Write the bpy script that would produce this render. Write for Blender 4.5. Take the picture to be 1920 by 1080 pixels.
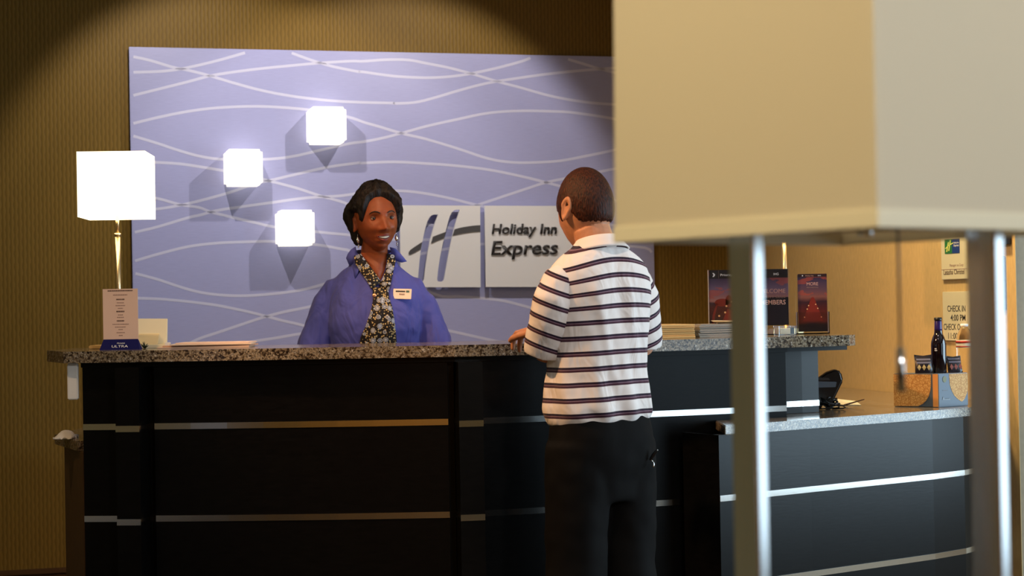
import bpy, bmesh, math, random
from mathutils import Vector, Matrix, noise
from mathutils.bvhtree import BVHTree
random.seed(7)
C = bpy.context.scene.collection
SC = bpy.context.scene
for o in list(bpy.data.objects): bpy.data.objects.remove(o)

# ------------------------------------------------------------------ camera
F, CX, CY = 3300.0, 960.0, 540.0
HC = 1.28
PITCH, ROLL = math.atan(35/F), 0.018
cam = bpy.data.cameras.new('camera'); cam_o = bpy.data.objects.new('camera', cam); C.objects.link(cam_o)
cam.sensor_width = 36; cam.lens = F*36/1920; cam.clip_start = .05
CR = Matrix.Rotation(math.pi/2+PITCH, 3, 'X') @ Matrix.Rotation(-ROLL, 3, 'Z')
cam_o.matrix_world = Matrix.Translation((0,0,HC)) @ CR.to_4x4()
cam.dof.use_dof = True; cam.dof.focus_distance = 5.7; cam.dof.aperture_fstop = 4.8
SC.camera = cam_o
def ray(px, py):
    return CR @ Vector(((px-CX)/F, -(py-CY)/F, -1))
O = Vector((0,0,HC))
def at(px, py, Y):
    r = ray(px, py); return O + r*(Y/r.y)
def on_z(px, py, z):
    r = ray(px, py); return O + r*((z-HC)/r.z)
class Frame:                                       # a vertical plane: local x along it, y into it, z up
    def __init__(s, p, ang):
        s.m = Matrix.Translation(p) @ Matrix.Rotation(ang, 4, 'Z'); s.i = s.m.inverted()
        s.p = Vector(p); s.n = Vector((-math.sin(ang), math.cos(ang), 0))
    def hit(s, px, py, depth=0.0):
        r = ray(px, py); p = s.p + s.n*depth
        h = O + r*((p-O).dot(s.n)/r.dot(s.n)); l = s.i @ h
        return l.x, l.z

# ------------------------------------------------------------------ view, world, main lights
SC.view_settings.view_transform = 'Standard'; SC.view_settings.look = 'None'
SC.view_settings.exposure = 0.0; SC.view_settings.gamma = 1.0
try: SC.view_settings.use_curve_mapping = False
except Exception: pass
w = bpy.data.worlds.new('world'); SC.world = w; w.use_nodes = True
w.node_tree.nodes['Background'].inputs[0].default_value = (.55,.62,.8,1)
w.node_tree.nodes['Background'].inputs[1].default_value = .35

TH = math.atan(.267)                               # yaw of the back wall
B0 = Vector((-.2157*8.0, 8.0, 0))                  # foot of the wave panel's left edge on the back wall
BW = Frame(B0, TH)
def light(name, kind, loc, target, power, color, **kw):
    l = bpy.data.lights.new(name, kind); o = bpy.data.objects.new(name, l); C.objects.link(o)
    l.energy = power; l.color = color
    for k, v in kw.items(): setattr(l, k, v)
    o.location = loc
    d = Vector(target)-Vector(loc); o.rotation_euler = d.to_track_quat('-Z','Y').to_euler()
    return o
ZC = 2.98                                          # ceiling height
# two ceiling wall-washers in front of the wave panel
for px in (310, 822):
    x, z = BW.hit(px, -85)
    p = BW.m @ Vector((x, -1.2, ZC-.09)); t = BW.m @ Vector((.55*x+.45*BW.hit(600,300)[0], 0, 1.66))
    light('panel_spot', 'SPOT', p, t, 62, (1,.90,.78), spot_size=math.radians(86), spot_blend=.35, shadow_soft_size=.02)
# the lobby's warm ceiling downlights over the customer side and desk, then added fill lamps
light('lobby_downlight', 'SPOT', (-1.55,4.75,ZC-.05), (.1,5.15,1.3), 250, (1,.56,.26), spot_size=math.radians(70), spot_blend=.6, shadow_soft_size=.06)
light('lobby_downlight', 'SPOT', (.6,3.9,ZC-.05), (.3,5.2,1.2), 52, (1,.84,.74), spot_size=math.radians(70), spot_blend=.6, shadow_soft_size=.08)
light('desk_downlight', 'SPOT', (-.3,5.2,ZC-.05), (-.45,6.3,1.45), 62, (1,.60,.32), spot_size=math.radians(60), spot_blend=.6, shadow_soft_size=.08)
light('wall_downlight', 'SPOT', (.95,6.3,ZC-.05), (1.65,7.0,1.2), 225, (1,.74,.40), spot_size=math.radians(95), spot_blend=.7, shadow_soft_size=.12)
light('lounge_downlight', 'SPOT', (-.9,1.2,ZC-.05), (.2,2.0,1.4), 230, (1,.80,.47), spot_size=math.radians(80), spot_blend=.7, shadow_soft_size=.15)
light('lobby_downlight', 'SPOT', (-1.75,4.5,ZC-.05), (-1.35,5.55,1.0), 62, (1,.66,.38), spot_size=math.radians(44), spot_blend=.6, shadow_soft_size=.06)  # added fill, brightens the menu card and paper pad
light('lounge_downlight', 'SPOT', (1.5,.1,ZC-.05), (.65,1.9,1.45), 300, (.97,.97,.95), spot_size=math.radians(60), spot_blend=.7, shadow_soft_size=.15)  # added neutral fill for the right face of the floor lamp's shade
light('rear_fill', 'SPOT', (-.4,-1.9,ZC-.05), (-.4,-3,1.0), 230, (1,.52,.13), spot_size=math.radians(110), spot_blend=.8, shadow_soft_size=.1)  # added to warm the unseen rear wall that the steel strips reflect
# daylight through the two lobby windows on the right
WX = 4.6
DAY = ((.6, 2.9), (4.15, 6.4))
for (y0, y1) in DAY:
    light('window_daylight', 'AREA', (WX-.02,(y0+y1)/2,1.35), (0,(y0+y1)/2,1.35), (38 if y0 < 2 else 150), (.62,.84,1.0), shape='RECTANGLE', size=y1-y0, size_y=1.9)

# ------------------------------------------------------------------ materials
def mat(name, col, rough=.5, metal=0, emit=None, estr=0, spec=.5, alpha=None, trans=0, ior=1.45, coat=0, sheen=0):
    m = bpy.data.materials.new(name); m.use_nodes = True
    b = m.node_tree.nodes['Principled BSDF']; I = b.inputs
    I['Base Color'].default_value = (*col,1); I['Roughness'].default_value = rough; I['Metallic'].default_value = metal
    I['Specular IOR Level'].default_value = spec; I['Transmission Weight'].default_value = trans; I['IOR'].default_value = ior
    I['Coat Weight'].default_value = coat; I['Sheen Weight'].default_value = sheen
    if emit: I['Emission Color'].default_value = (*emit,1); I['Emission Strength'].default_value = estr
    return m
def srgb(r, g, b):
    f = lambda c: (c/255/12.92) if c/255 <= .04045 else ((c/255+.055)/1.055)**2.4
    return (f(r), f(g), f(b))
def nodes(m):
    nt = m.node_tree; return nt, nt.nodes, nt.links, nt.nodes['Principled BSDF']
def new(nt, t, **kw):
    n = nt.nodes.new(t)
    for k, v in kw.items():
        if k.startswith('i_'): n.inputs[k[2:].replace('_',' ')].default_value = v
        else: setattr(n, k, v)
    return n
def ramp(nt, fac, stops, interp='LINEAR'):
    r = nt.nodes.new('ShaderNodeValToRGB'); cr = r.color_ramp; cr.interpolation = interp
    while len(cr.elements) < len(stops): cr.elements.new(.5)
    for e, (p, c) in zip(cr.elements, stops): e.position = p; e.color = (*c,1)
    nt.links.new(fac, r.inputs[0]); return r.outputs[0]
def bump(nt, h, strength, dist, b):
    n = nt.nodes.new('ShaderNodeBump'); n.inputs['Strength'].default_value = strength; n.inputs['Distance'].default_value = dist
    nt.links.new(h, n.inputs['Height']); nt.links.new(n.outputs[0], b.inputs['Normal'])
def objco(nt, scale=(1,1,1)):
    t = nt.nodes.new('ShaderNodeTexCoord'); mp = nt.nodes.new('ShaderNodeMapping'); mp.inputs['Scale'].default_value = scale
    nt.links.new(t.outputs['Object'], mp.inputs[0]); return mp.outputs[0]
def noisy(m, scale, amt, bstr=0, stretch=(1,1,1)):   # soft mottling of the base colour and a fine relief
    nt, N, L, b = nodes(m); v = objco(nt, stretch)
    n = new(nt,'ShaderNodeTexNoise'); n.inputs['Scale'].default_value = scale; n.inputs['Detail'].default_value = 5; L.new(v, n.inputs[0])
    c = tuple(b.inputs['Base Color'].default_value)[:3]
    L.new(ramp(nt, n.outputs[0], [(.3, tuple(x*(1-amt) for x in c)), (.7, tuple(min(1,x*(1+amt)) for x in c))]), b.inputs['Base Color'])
    if bstr: bump(nt, n.outputs[0], bstr, .002, b)
    return m
M = {}
def math_node(nt, op, a, bv=None, c=None):
    n = nt.nodes.new('ShaderNodeMath'); n.operation = op
    for i, v in enumerate((a, bv, c)):
        if v is None: continue
        if isinstance(v, (int, float)): n.inputs[i].default_value = v
        else: nt.links.new(v, n.inputs[i])
    return n.outputs[0]
def wallpaper(name, c0, c1):
    m = mat(name, c1, .5, spec=.15); nt, N, L, b = nodes(m)
    sx = new(nt,'ShaderNodeSeparateXYZ'); L.new(objco(nt), sx.inputs[0])
    u, v = sx.outputs[0], sx.outputs[2]
    col = math_node(nt,'MULTIPLY', u, 2*math.pi/.0175)            # vertical cords, linked like a chain
    half = math_node(nt,'MULTIPLY', u, math.pi/.0175)
    zig = math_node(nt,'MULTIPLY', math_node(nt,'SINE', math_node(nt,'MULTIPLY', v, 2*math.pi/.055)), math_node(nt,'SINE', half))
    s = math_node(nt,'SINE', math_node(nt,'ADD', col, math_node(nt,'MULTIPLY', zig, .8)))
    f = math_node(nt,'MULTIPLY_ADD', s, .5, .5)
    n = new(nt,'ShaderNodeTexNoise'); n.inputs['Scale'].default_value = 60; L.new(objco(nt,(1,1,.15)), n.inputs[0])
    f2 = math_node(nt,'MULTIPLY_ADD', n.outputs[0], .5, math_node(nt,'MULTIPLY', f, .75))
    L.new(ramp(nt, f2, [(.15,c0),(.85,c1)]), b.inputs['Base Color'])
    bump(nt, f, .35, .002, b); return m
M['wallpaper'] = wallpaper('brown_cord_wallpaper', (.122,.071,.013), (.176,.106,.021))
M['tan'] = noisy(mat('tan_wall', (.58,.40,.17), .6), 90, .08, .15, (1,1,.3))
M['taupe'] = noisy(mat('taupe_wall', (.42,.33,.22), .6), 60, .06, .1)
M['plain_wall'] = mat('beige_wall', (.34,.24,.12), .7)
M['ceiling'] = mat('white_ceiling', (.6,.57,.5), .8)
M['carpet'] = noisy(mat('brown_carpet', (.10,.06,.02), .95), 220, .4, .5)
M['panel_blue'] = noisy(mat('periwinkle_laminate', (.33,.345,.60), .42, spec=.3), 400, .04, 0, (.05,1,1))
M['wave'] = mat('pale_wave_print', (.52,.53,.72), .45, spec=.3)
M['tile'] = mat('white_acrylic', (.70,.70,.74), .35)
M['ink'] = mat('dark_charcoal', (.028,.026,.03), .4)
M['darkgrey'] = mat('dark_grey', (.06,.058,.065), .4)
M['wood'] = noisy(mat('espresso_wood', (.0026,.0024,.0023), .30, spec=.19), 25, .35, .05, (1,1,6))
M['wood_side'] = noisy(mat('brown_cabinet_laminate', (.075,.040,.014), .5), 25, .2, .05, (6,1,1))
M['steel'] = noisy(mat('brushed_steel', (.62,.61,.60), .18, 1), 300, .06, .04, (1,1,.02))
M['steel_strip'] = mat('steel_strip', (.70,.69,.66), .15, 1)
M['brass'] = mat('satin_brass', (.78,.60,.33), .3, 1)
M['chrome'] = mat('chrome', (.8,.8,.8), .12, 1)
M['shade_fabric'] = None
M['paper'] = mat('white_paper', (.78,.76,.72), .7)
M['cream'] = mat('cream_paper', (.80,.72,.50), .7)
M['black'] = mat('black_plastic', (.008,.007,.007), .35)
M['gloss'] = mat('gloss_black', (.004,.004,.005), .08)
M['acrylic'] = mat('clear_acrylic', (.98,.99,1), .03, trans=1, ior=1.3)
M['white'] = mat('white_print', (.85,.84,.84), .6)
def granite():
    m = mat('speckled_granite', (.3,.28,.24), .12, spec=.6); nt, N, L, b = nodes(m); v = objco(nt)
    a = new(nt,'ShaderNodeTexVoronoi'); a.inputs['Scale'].default_value = 170; L.new(v, a.inputs['Vector'])
    n = new(nt,'ShaderNodeTexNoise'); n.inputs['Scale'].default_value = 100; n.inputs['Detail'].default_value = 6; L.new(v, n.inputs[0])
    g = new(nt,'ShaderNodeSeparateColor'); L.new(a.outputs['Color'], g.inputs[0])
    f = math_node(nt,'MULTIPLY_ADD', n.outputs[0], .9, math_node(nt,'MULTIPLY', g.outputs[0], .38))
    L.new(ramp(nt, f, [(.30,(.008,.006,.006)),(.48,(.035,.022,.015)),(.60,(.15,.11,.068)),(.70,(.32,.26,.18)),(.80,(.05,.036,.028)),(.95,(.50,.45,.37))]), b.inputs['Base Color'])
    return m
M['granite'] = granite()

# ------------------------------------------------------------------ mesh helpers
class MB:
    def __init__(s): s.v = []; s.f = []; s.mi = []
    def add(s, vs, fs, mi=0):
        k = len(s.v); s.v += [Vector(v) for v in vs]
        for f in fs: s.f.append([i+k for i in f]); s.mi.append(mi)
    def box(s, x0, x1, y0, y1, z0, z1, mi=0, m=None):
        vs = [Vector((x,y,z)) for z in (z0,z1) for y in (y0,y1) for x in (x0,x1)]
        if m: vs = [m @ v for v in vs]
        s.add(vs, [(0,2,3,1),(4,5,7,6),(0,1,5,4),(1,3,7,5),(3,2,6,7),(2,0,4,6)], mi)
    def loft(s, rings, cap0=True, cap1=True, mi=0, closed=False):
        n = len(rings[0]); vs = [p for r in rings for p in r]; fs = []
        R = len(rings)
        for i in range(R if closed else R-1):
            for j in range(n):
                a, b_ = i*n, ((i+1) % R)*n; k = (j+1) % n
                fs.append((a+j, a+k, b_+k, b_+j))
        if not closed:
            if cap0: fs.append(tuple(range(n))[::-1])
            if cap1: fs.append(tuple((R-1)*n+j for j in range(n)))
        s.add(vs, fs, mi)
    def tube(s, pts, rad, n=12, mi=0, cap=True, flat=1.0, up=Vector((0,0,1)), round_ends=False):
        pts = [Vector(p) for p in pts]; rings = []
        if not isinstance(rad, (list, tuple)): rad = [rad]*len(pts)
        rad = list(rad)
        if round_ends:
            d0 = (pts[0]-pts[1]).normalized(); d1 = (pts[-1]-pts[-2]).normalized(); r0, r1 = rad[0], rad[-1]
            R0 = r0 if not isinstance(r0, tuple) else min(r0); R1 = r1 if not isinstance(r1, tuple) else min(r1)
            sc = lambda r, k: tuple(x*k for x in r) if isinstance(r, tuple) else r*k
            pts = [pts[0]+d0*R0*.95, pts[0]+d0*R0*.7]+pts+[pts[-1]+d1*R1*.7, pts[-1]+d1*R1*.95]
            rad = [sc(r0,.3), sc(r0,.72)]+rad+[sc(r1,.72), sc(r1,.3)]
        prev = None
        for i, p in enumerate(pts):
            t = (pts[min(i+1,len(pts)-1)]-pts[max(i-1,0)]).normalized()
            if prev is None:
                a = up if abs(t.dot(up)) < .9 else Vector((0,1,0))
                u = (a - t*a.dot(t)).normalized()
            else: u = (prev - t*prev.dot(t)).normalized()
            prev = u; v = t.cross(u)
            r = rad[i]; ru, rv = r if isinstance(r, tuple) else (r, r*flat)
            rings.append([p + u*math.cos(q)*ru + v*math.sin(q)*rv for q in (2*math.pi*j/n for j in range(n))])
        s.loft(rings, cap, cap, mi)
    def lathe(s, prof, n=24, c=(0,0,0), mi=0):
        c = Vector(c)
        s.loft([[c+Vector((r*math.cos(2*math.pi*j/n), r*math.sin(2*math.pi*j/n), z)) for j in range(n)] for r, z in prof], True, True, mi)
    def ball(s, c, r, n=16, mi=0):
        c = Vector(c); r = Vector(r) if not isinstance(r, (int,float)) else Vector((r,r,r))
        s.loft([[c+Vector((r.x*math.sin(a)*math.cos(q), r.y*math.sin(a)*math.sin(q), r.z*-math.cos(a))) for q in (2*math.pi*j/n for j in range(n))]
                for a in [max(.02,min(math.pi-.02, math.pi*i/(n//2))) for i in range(n//2+1)]], True, True, mi)
    def prism(s, poly, z0, z1, mi=0):                 # plan polygon (x, y) extruded in z
        n = len(poly); vs = [(x,y,z0) for x,y in poly]+[(x,y,z1) for x,y in poly]
        s.add(vs, [tuple(range(n))[::-1], tuple(range(n,2*n))]+[(i,(i+1)%n,n+(i+1)%n,n+i) for i in range(n)], mi)
    def plate(s, poly, y0, y1, mi=0):                 # elevation polygon (x, z), thickness in y
        n = len(poly); vs = [(x,y0,z) for x,z in poly]+[(x,y1,z) for x,z in poly]
        s.add(vs, [tuple(range(n)), tuple(range(n,2*n))[::-1]]+[(i,n+i,n+(i+1)%n,(i+1)%n) for i in range(n)], mi)
    def mesh(s, name, mats, smooth=False, bevel=0, seg=2):
        me = bpy.data.meshes.new(name); me.from_pydata([tuple(v) for v in s.v], [], s.f); 
        for m in (mats if isinstance(mats, (list,tuple)) else [mats]): me.materials.append(m)
        me.polygons.foreach_set('material_index', s.mi)
        bm = bmesh.new(); bm.from_mesh(me); bmesh.ops.recalc_face_normals(bm, faces=bm.faces)
        if bevel: 
            es = [e for e in bm.edges if len(e.link_faces) == 2 and e.calc_face_angle(0) > .5]
            bmesh.ops.bevel(bm, geom=es, offset=bevel, segments=seg, affect='EDGES', clamp_overlap=True)
        bm.to_mesh(me); bm.free()
        if smooth: me.polygons.foreach_set('use_smooth', [True]*len(me.polygons))
        me.update(); return me
    def build(s, name, mats, parent=None, smooth=False, bevel=0, seg=2):
        return link(name, s.mesh(name, mats, smooth, bevel, seg), parent)
def link(name, me, parent=None):
    o = bpy.data.objects.new(name, me); C.objects.link(o)
    if parent: o.parent = parent
    return o
def tag(o, label=None, cat=None, group=None, kind=None):
    if label: o['label'] = label
    if cat: o['category'] = cat
    if group: o['group'] = group
    if kind: o['kind'] = kind
    return o
def thing(name, label, cat, loc=(0,0,0), rz=0, group=None):
    o = bpy.data.objects.new(name, None); C.objects.link(o); o.empty_display_size = .05
    o.location = loc; o.rotation_euler = (0,0,rz); return tag(o, label, cat, group)
def copy_tree(o, parent=None):
    c = o.copy(); C.objects.link(c); c.parent = parent
    for ch in [x for x in bpy.data.objects if x.parent == o]: copy_tree(ch, c)
    return c
def smoothmesh(me, it=1, fac=.5):
    bm = bmesh.new(); bm.from_mesh(me)
    for _ in range(it): bmesh.ops.smooth_vert(bm, verts=bm.verts, factor=fac, use_axis_x=True, use_axis_y=True, use_axis_z=True)
    bm.to_mesh(me); bm.free(); return me
def remesh(me, voxel, it=1):
    o = bpy.data.objects.new('tmp', me); C.objects.link(o)
    md = o.modifiers.new('r','REMESH'); md.mode = 'VOXEL'; md.voxel_size = voxel; md.use_smooth_shade = True
    dg = bpy.context.evaluated_depsgraph_get(); n = bpy.data.meshes.new_from_object(o.evaluated_get(dg))
    bpy.data.objects.remove(o); smoothmesh(n, it); n.polygons.foreach_set('use_smooth', [True]*len(n.polygons)); return n
def curve_mesh(cu, name):
    o = bpy.data.objects.new('tmp', cu); C.objects.link(o)
    dg = bpy.context.evaluated_depsgraph_get(); n = bpy.data.meshes.new_from_object(o.evaluated_get(dg))
    bpy.data.objects.remove(o); bpy.data.curves.remove(cu); n.name = name; return n
def text(body, x, z, cap, m, parent=None, width=None, align='L', depth=0.0, thick=.0006, shear=0, bold=0, name='lettering', mw=None):
    """flat or raised writing in a parent's x-z plane, front towards -y; cap = capital height, width = full width"""
    cu = bpy.data.curves.new('t','FONT'); cu.body = body; cu.size = 1; cu.shear = shear; cu.extrude = 0; cu.resolution_u = 3; cu.offset = bold
    me = curve_mesh(cu, name)
    xs = [v.co.x for v in me.vertices]; x0, x1 = min(xs), max(xs)
    sz = cap/.729; sx = width/(x1-x0) if width else sz
    off = {'L':0,'C':-.5,'R':-1}[align]*(x1-x0)*sx
    bm = bmesh.new(); bm.from_mesh(me)
    for v in bm.verts: v.co = Vector((x+off+(v.co.x-x0)*sx, depth, z+v.co.y*sz))
    r = bmesh.ops.extrude_face_region(bm, geom=list(bm.faces))
    for g in r['geom']:
        if isinstance(g, bmesh.types.BMVert): g.co.y += thick
    for v in bm.verts: v.co.y -= thick
    bmesh.ops.recalc_face_normals(bm, faces=bm.faces)
    bm.to_mesh(me); bm.free(); me.materials.clear(); me.materials.append(m)
    o = link(name, me, parent)
    if mw: o.matrix_local = mw
    return o

# ------------------------------------------------------------------ plan of the room
K = BW.m @ Vector((BW.hit(1400, 540)[0], 0, 0))     # corner of back wall and tan side wall
SW = Frame(K, TH-math.pi/2)                          # the tan side wall: x towards the viewer
s_end = SW.hit(1905, 540)[0]
E = SW.m @ Vector((s_end,0,0))
RW = Frame(E, TH)                                    # wall beyond its end, turning away to the right
def struct(name, mb, m, parent=None, frame=None, **kw):
    o = mb.build(name, m, parent, **kw)
    if frame: o.matrix_world = frame.m
    if not parent: o['kind'] = 'structure'
    return o
b = MB(); b.box(-3.6,WX+.2,-3.2,10.5,-.06,0); struct('floor', b, M['carpet'])
b = MB(); b.box(-3.6,WX+.2,-3.2,10.5,ZC,ZC+.08); struct('ceiling', b, M['ceiling'])
b = MB(); kx = BW.hit(1400,540)[0]; b.box(-2.2,kx,0,.12,0,ZC); struct('wall_back', b, M['wallpaper'], frame=BW)
b = MB(); b.box(.0,s_end,0,.14,0,ZC); struct('wall_right', b, M['tan'], frame=SW)
b = MB(); b.box(.002,3.6,-.0,.14,0,ZC); struct('wall_front_right', b, M['taupe'], frame=RW)
LX = (BW.m @ Vector((-2.2,0,0)))
b = MB(); b.box(LX.x-.12,LX.x,-3,LX.y+.2,0,ZC); struct('wall_left', b, mat('brown_wall', (.42,.29,.11), .7))
b = MB(); b.box(-3.6,WX,-3.12,-3,0,ZC); struct('wall_rear', b, mat('ochre_wall', (.42,.23,.03), .7))
b = MB(); ye = E.y+.95                                # window wall with two openings
for (y0,y1) in ((-3.0,DAY[0][0]),(DAY[0][1],DAY[1][0]),(DAY[1][1],ye+.4)): b.box(WX,WX+.12,y0,y1,0,ZC)
for (y0,y1) in DAY: b.box(WX,WX+.12,y0,y1,0,.4); b.box(WX,WX+.12,y0,y1,2.3,ZC)
struct('wall_window_side', b, M['plain_wall'])
b = MB()                                             # baseboard of the back wall, stepped
b.box(-2.2,-.04,-.016,0,0,.118); b.box(-2.2,-.04,-.022,0,.122,.147)
struct('baseboard_back', b, mat('dark_baseboard', (.075,.038,.018), .2), frame=BW, bevel=.004)

# ------------------------------------------------------------------ wave panel, waves, sconces, sign
px1, ztop = BW.hit(1222,470)[0], BW.hit(248.5,90)[1]
panel = thing('feature_panel', 'large periwinkle blue wall panel printed with pale crossing wave lines', 'wall panel', BW.p, TH)
PT = .035                                            # how far the panel stands off the wall
b = MB(); b.box(0,px1,-PT,-PT+.018,.12,ztop); b.build('panel_board', M['panel_blue'], panel, bevel=.0015)
b = MB()
for x in (.12, px1*.5, px1-.12): b.box(x-.03,x+.03,-PT+.018,0,.14,ztop-.05)
b.build('mounting_batten', M['black'], panel)
z4 = lambda p: [(240+x/3.6, 80+y/3.6) for x, y in p]
z5 = lambda p: [(680+x/3.376, 80+y/3.376) for x, y in p]
z6 = lambda p: [(240+x/3.6, 360+y/3.6) for x, y in p]
waves = [
 z4([(36,95),(150,120),(300,165),(400,185),(540,220),(700,268),(900,322),(1100,360),(1300,385),(1500,400),(1780,408)])+z5([(100,382),(200,385),(330,378),(450,350),(600,305),(750,265),(850,245),(1000,222),(1200,195),(1400,175),(1560,163),(1830,140)]),
 z4([(36,200),(200,195),(330,182),(450,158),(600,122),(790,68)]),
 z4([(36,356),(200,315),(400,265),(550,225),(700,200),(900,175),(1100,155),(1290,138),(1500,125)])+z5([(0,118),(150,108),(290,110),(400,130),(550,160),(700,200),(850,245),(1000,285),(1200,340),(1400,375),(1570,390),(1830,402)]),
 z4([(1105,70),(1200,105),(1290,135),(1400,165),(1550,195)])+z5([(0,185),(200,212),(400,222),(550,215),(690,195),(850,160),(1000,120),(1062,97)]),
 z5([(1300,105),(1400,135),(1500,165),(1600,190),(1830,235)]),
 z4([(36,545),(200,505),(400,465),(600,440),(850,430),(1050,438),(1230,455),(1480,500),(1600,540)])+z5([(0,490),(100,530),(250,575),(400,610),(600,670),(800,735),(950,758),(1100,758),(1250,748),(1400,720),(1590,680),(1830,620)]),
 z4([(36,630),(200,680),(350,730),(500,770),(650,788),(910,788),(1100,770),(1300,725),(1500,680)])+z5([(0,628),(120,605),(250,572),(400,530),(600,485),(800,445),(1000,432),(1200,435),(1350,445),(1590,482),(1830,540)]),
 z4([(36,800),(190,808),(350,818),(500,840),(650,865),(800,895),(1000,945),(1150,985),(1300,1035),(1460,1080)])+[(680,396),(760,414),(860,430)],
 z6([(46,20),(205,45),(350,85),(480,105),(560,135),(700,170),(850,205),(1000,238),(1265,268),(1440,285)])+[(660,441),(720,448),(790,450),(860,444)],
 z6([(46,122),(195,115),(350,90),(500,55),(680,5)])+z4([(850,955),(980,925),(1150,885),(1350,840),(1550,812)])+z5([(0,762),(200,755),(400,765),(600,780),(800,805),(1000,845),(1200,895),(1400,950),(1830,1050)]),
 z6([(46,272),(200,235),(400,175),(490,155),(600,125),(800,95),(980,70),(1200,40),(1440,25)])+[(690,360),(751,358)]+z5([(400,955),(550,985),(690,1020),(900,1070),(1200,1120),(1500,1150),(1830,1160)]),
 z5([(480,1100),(620,1068),(750,1020),(900,970),(1050,920),(1160,885),(1280,860),(1510,815),(1590,800),(1830,770)]),
 z6([(48,465),(200,420),(400,370),(600,345),(850,335),(1000,335),(1265,355),(1440,385)])+[(660,472),(740,506),(816,552),(862,556),(903,559),(944,564),(991,576),(1060,596),(1220,640)],
 z6([(50,550),(200,590),(350,640),(500,680),(650,697),(800,700),(1000,685),(1200,655)])+[(640,522),(720,492),(820,470),(900,458),(1000,456),(1190,462),(1222,473)],
 z6([(54,716),(250,725),(450,745),(600,765),(750,795),(900,830),(1050,870),(1180,900)])+[(640,632),(720,655)],
 z6([(400,1030),(480,990),(600,950),(750,900),(900,850),(1050,810),(1200,780)])+[(640,562),(720,556),(780,584),(830,615),(860,624),(1000,655)],
 z6([(700,1040),(870,1005),(1000,985),(1180,955)])+[(640,618),(720,600),(830,610)],
]
def spline(p, k=5):                                  # Catmull-Rom
    out = []
    for i in range(len(p)-1):
        a, b_, c, d = p[max(i-1,0)], p[i], p[i+1], p[min(i+2,len(p)-1)]
        for j in range(k):
            t = j/k
            out.append(tuple(.5*((2*b_[q])+(c[q]-a[q])*t+(2*a[q]-5*b_[q]+4*c[q]-d[q])*t*t+(3*b_[q]-a[q]-3*c[q]+d[q])*t**3) for q in range(2)))
    return out+[p[-1]]
for wv in waves:
    q = []
    for p in wv:                                     # keep x increasing
        if not q or p[0] > q[-1][0]+4: q.append(p)
    P = [BW.hit(x, y, -PT) for x, y in spline(q, 4)]
    P = [(min(max(x,.001),px1-.001), min(z, ztop-.002)) for x, z in P]
    b = MB(); up, lo = [], []
    for i in range(len(P)):
        a, c = P[max(i-1,0)], P[min(i+1,len(P)-1)]; d = Vector((c[0]-a[0], c[1]-a[1])); 
        if d.length < 1e-6: d = Vector((1,0))
        d.normalize(); h = .0062
        up.append((P[i][0]-d.y*h, min(P[i][1]+d.x*h, ztop-.001))); lo.append((P[i][0]+d.y*h, min(P[i][1]-d.x*h, ztop-.002)))
    n = len(P); y = -PT-.0006
    b.add([(x,y,z) for x,z in up]+[(x,y,z) for x,z in lo]+[(x,-PT+.0004,z) for x,z in up]+[(x,-PT+.0004,z) for x,z in lo],
          [(i,i+1,n+i+1,n+i) for i in range(n-1)]+[(i,2*n+i,2*n+i+1,i+1) for i in range(n-1)]+[(n+i,n+i+1,3*n+i+1,3*n+i) for i in range(n-1)])
    b.build('wave_line', M['wave'], panel)

M['sconce_glass'] = mat('frosted_lit_glass', (.9,.88,.8), .4, emit=(1,.93,.76), estr=1.15)
for i, (x0,y0,x1,y1,lab) in enumerate((
        (425,279,493.5,346,'glowing frosted cube sconce, lowest-left pair member nearest the desk lamp shade'),
        (523.5,393,591,460,'glowing frosted cube sconce just left of the clerk, lowest of the three'),
        (583,199.5,650.5,266,'glowing frosted cube sconce above the clerk, topmost of the three'))):
    prot = .165
    a, zt = BW.hit(x0, y0, -PT-prot); c, zb = BW.hit(x1, y1, -PT-prot)
    s = (c-a); xc, zc = (a+c)/2, (zt+zb)/2
    lab = ('glowing frosted cube sconce on the blue panel nearest the lamp on the counter', lab, lab)[i]
    t = thing('wall_sconce', lab, 'sconce', BW.m @ Vector((xc,-PT,zc)), TH, 'cube sconces on the blue panel')
    b = MB(); b.box(-s/2,s/2,-prot,-prot+s,-s/2,s/2); b.build('glass_cube', M['sconce_glass'], t, bevel=.012, seg=3)
    b = MB(); b.box(-.035,.035,-.008,-.0015,-.045,.045); b.build('wall_plate', M['steel'], t, bevel=.003)
    b = MB(); b.box(-.012,.012,-prot+s,-.006,-.012,.012); b.build('arm', M['steel'], t)

# white two-tile sign with cut-out strokes
SD = .04                                             # tile face stands this far off the panel
sign = thing('logo_sign', 'white two-tile hotel sign with cut-out emblem and raised dark lettering', 'sign', BW.p, TH)
def sp(zx, zy): return BW.hit(720+zx/4.908, 360+zy/4.908, -PT-SD)
def tile(name, outer, holes):
    cu = bpy.data.curves.new('c','CURVE'); cu.dimensions = '2D'; cu.fill_mode = 'BOTH'; cu.extrude = .006
    for poly in [outer]+holes:
        s = cu.splines.new('POLY'); s.points.add(len(poly)-1); s.use_cyclic_u = True
        for q, (x,z) in zip(s.points, poly): q.co = (x,z,0,1)
    me = curve_mesh(cu, name)
    for v in me.vertices: v.co = Vector((v.co.x, -PT-SD+.006-v.co.z, v.co.y))
    bm = bmesh.new(); bm.from_mesh(me); bmesh.ops.recalc_face_normals(bm, faces=bm.faces); bm.to_mesh(me); bm.free()
    me.materials.append(M['tile']); return link(name, me, sign)
st1 = [(497,207),(470,280),(446,360),(425,440),(405,535),(390,630),(378,720),(370,800),(362,822),(340,830),(318,826),(312,806),(325,650),(335,560),(348,480),(366,395),(385,315),(398,275),(414,240),(436,216),(460,207)]
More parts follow.
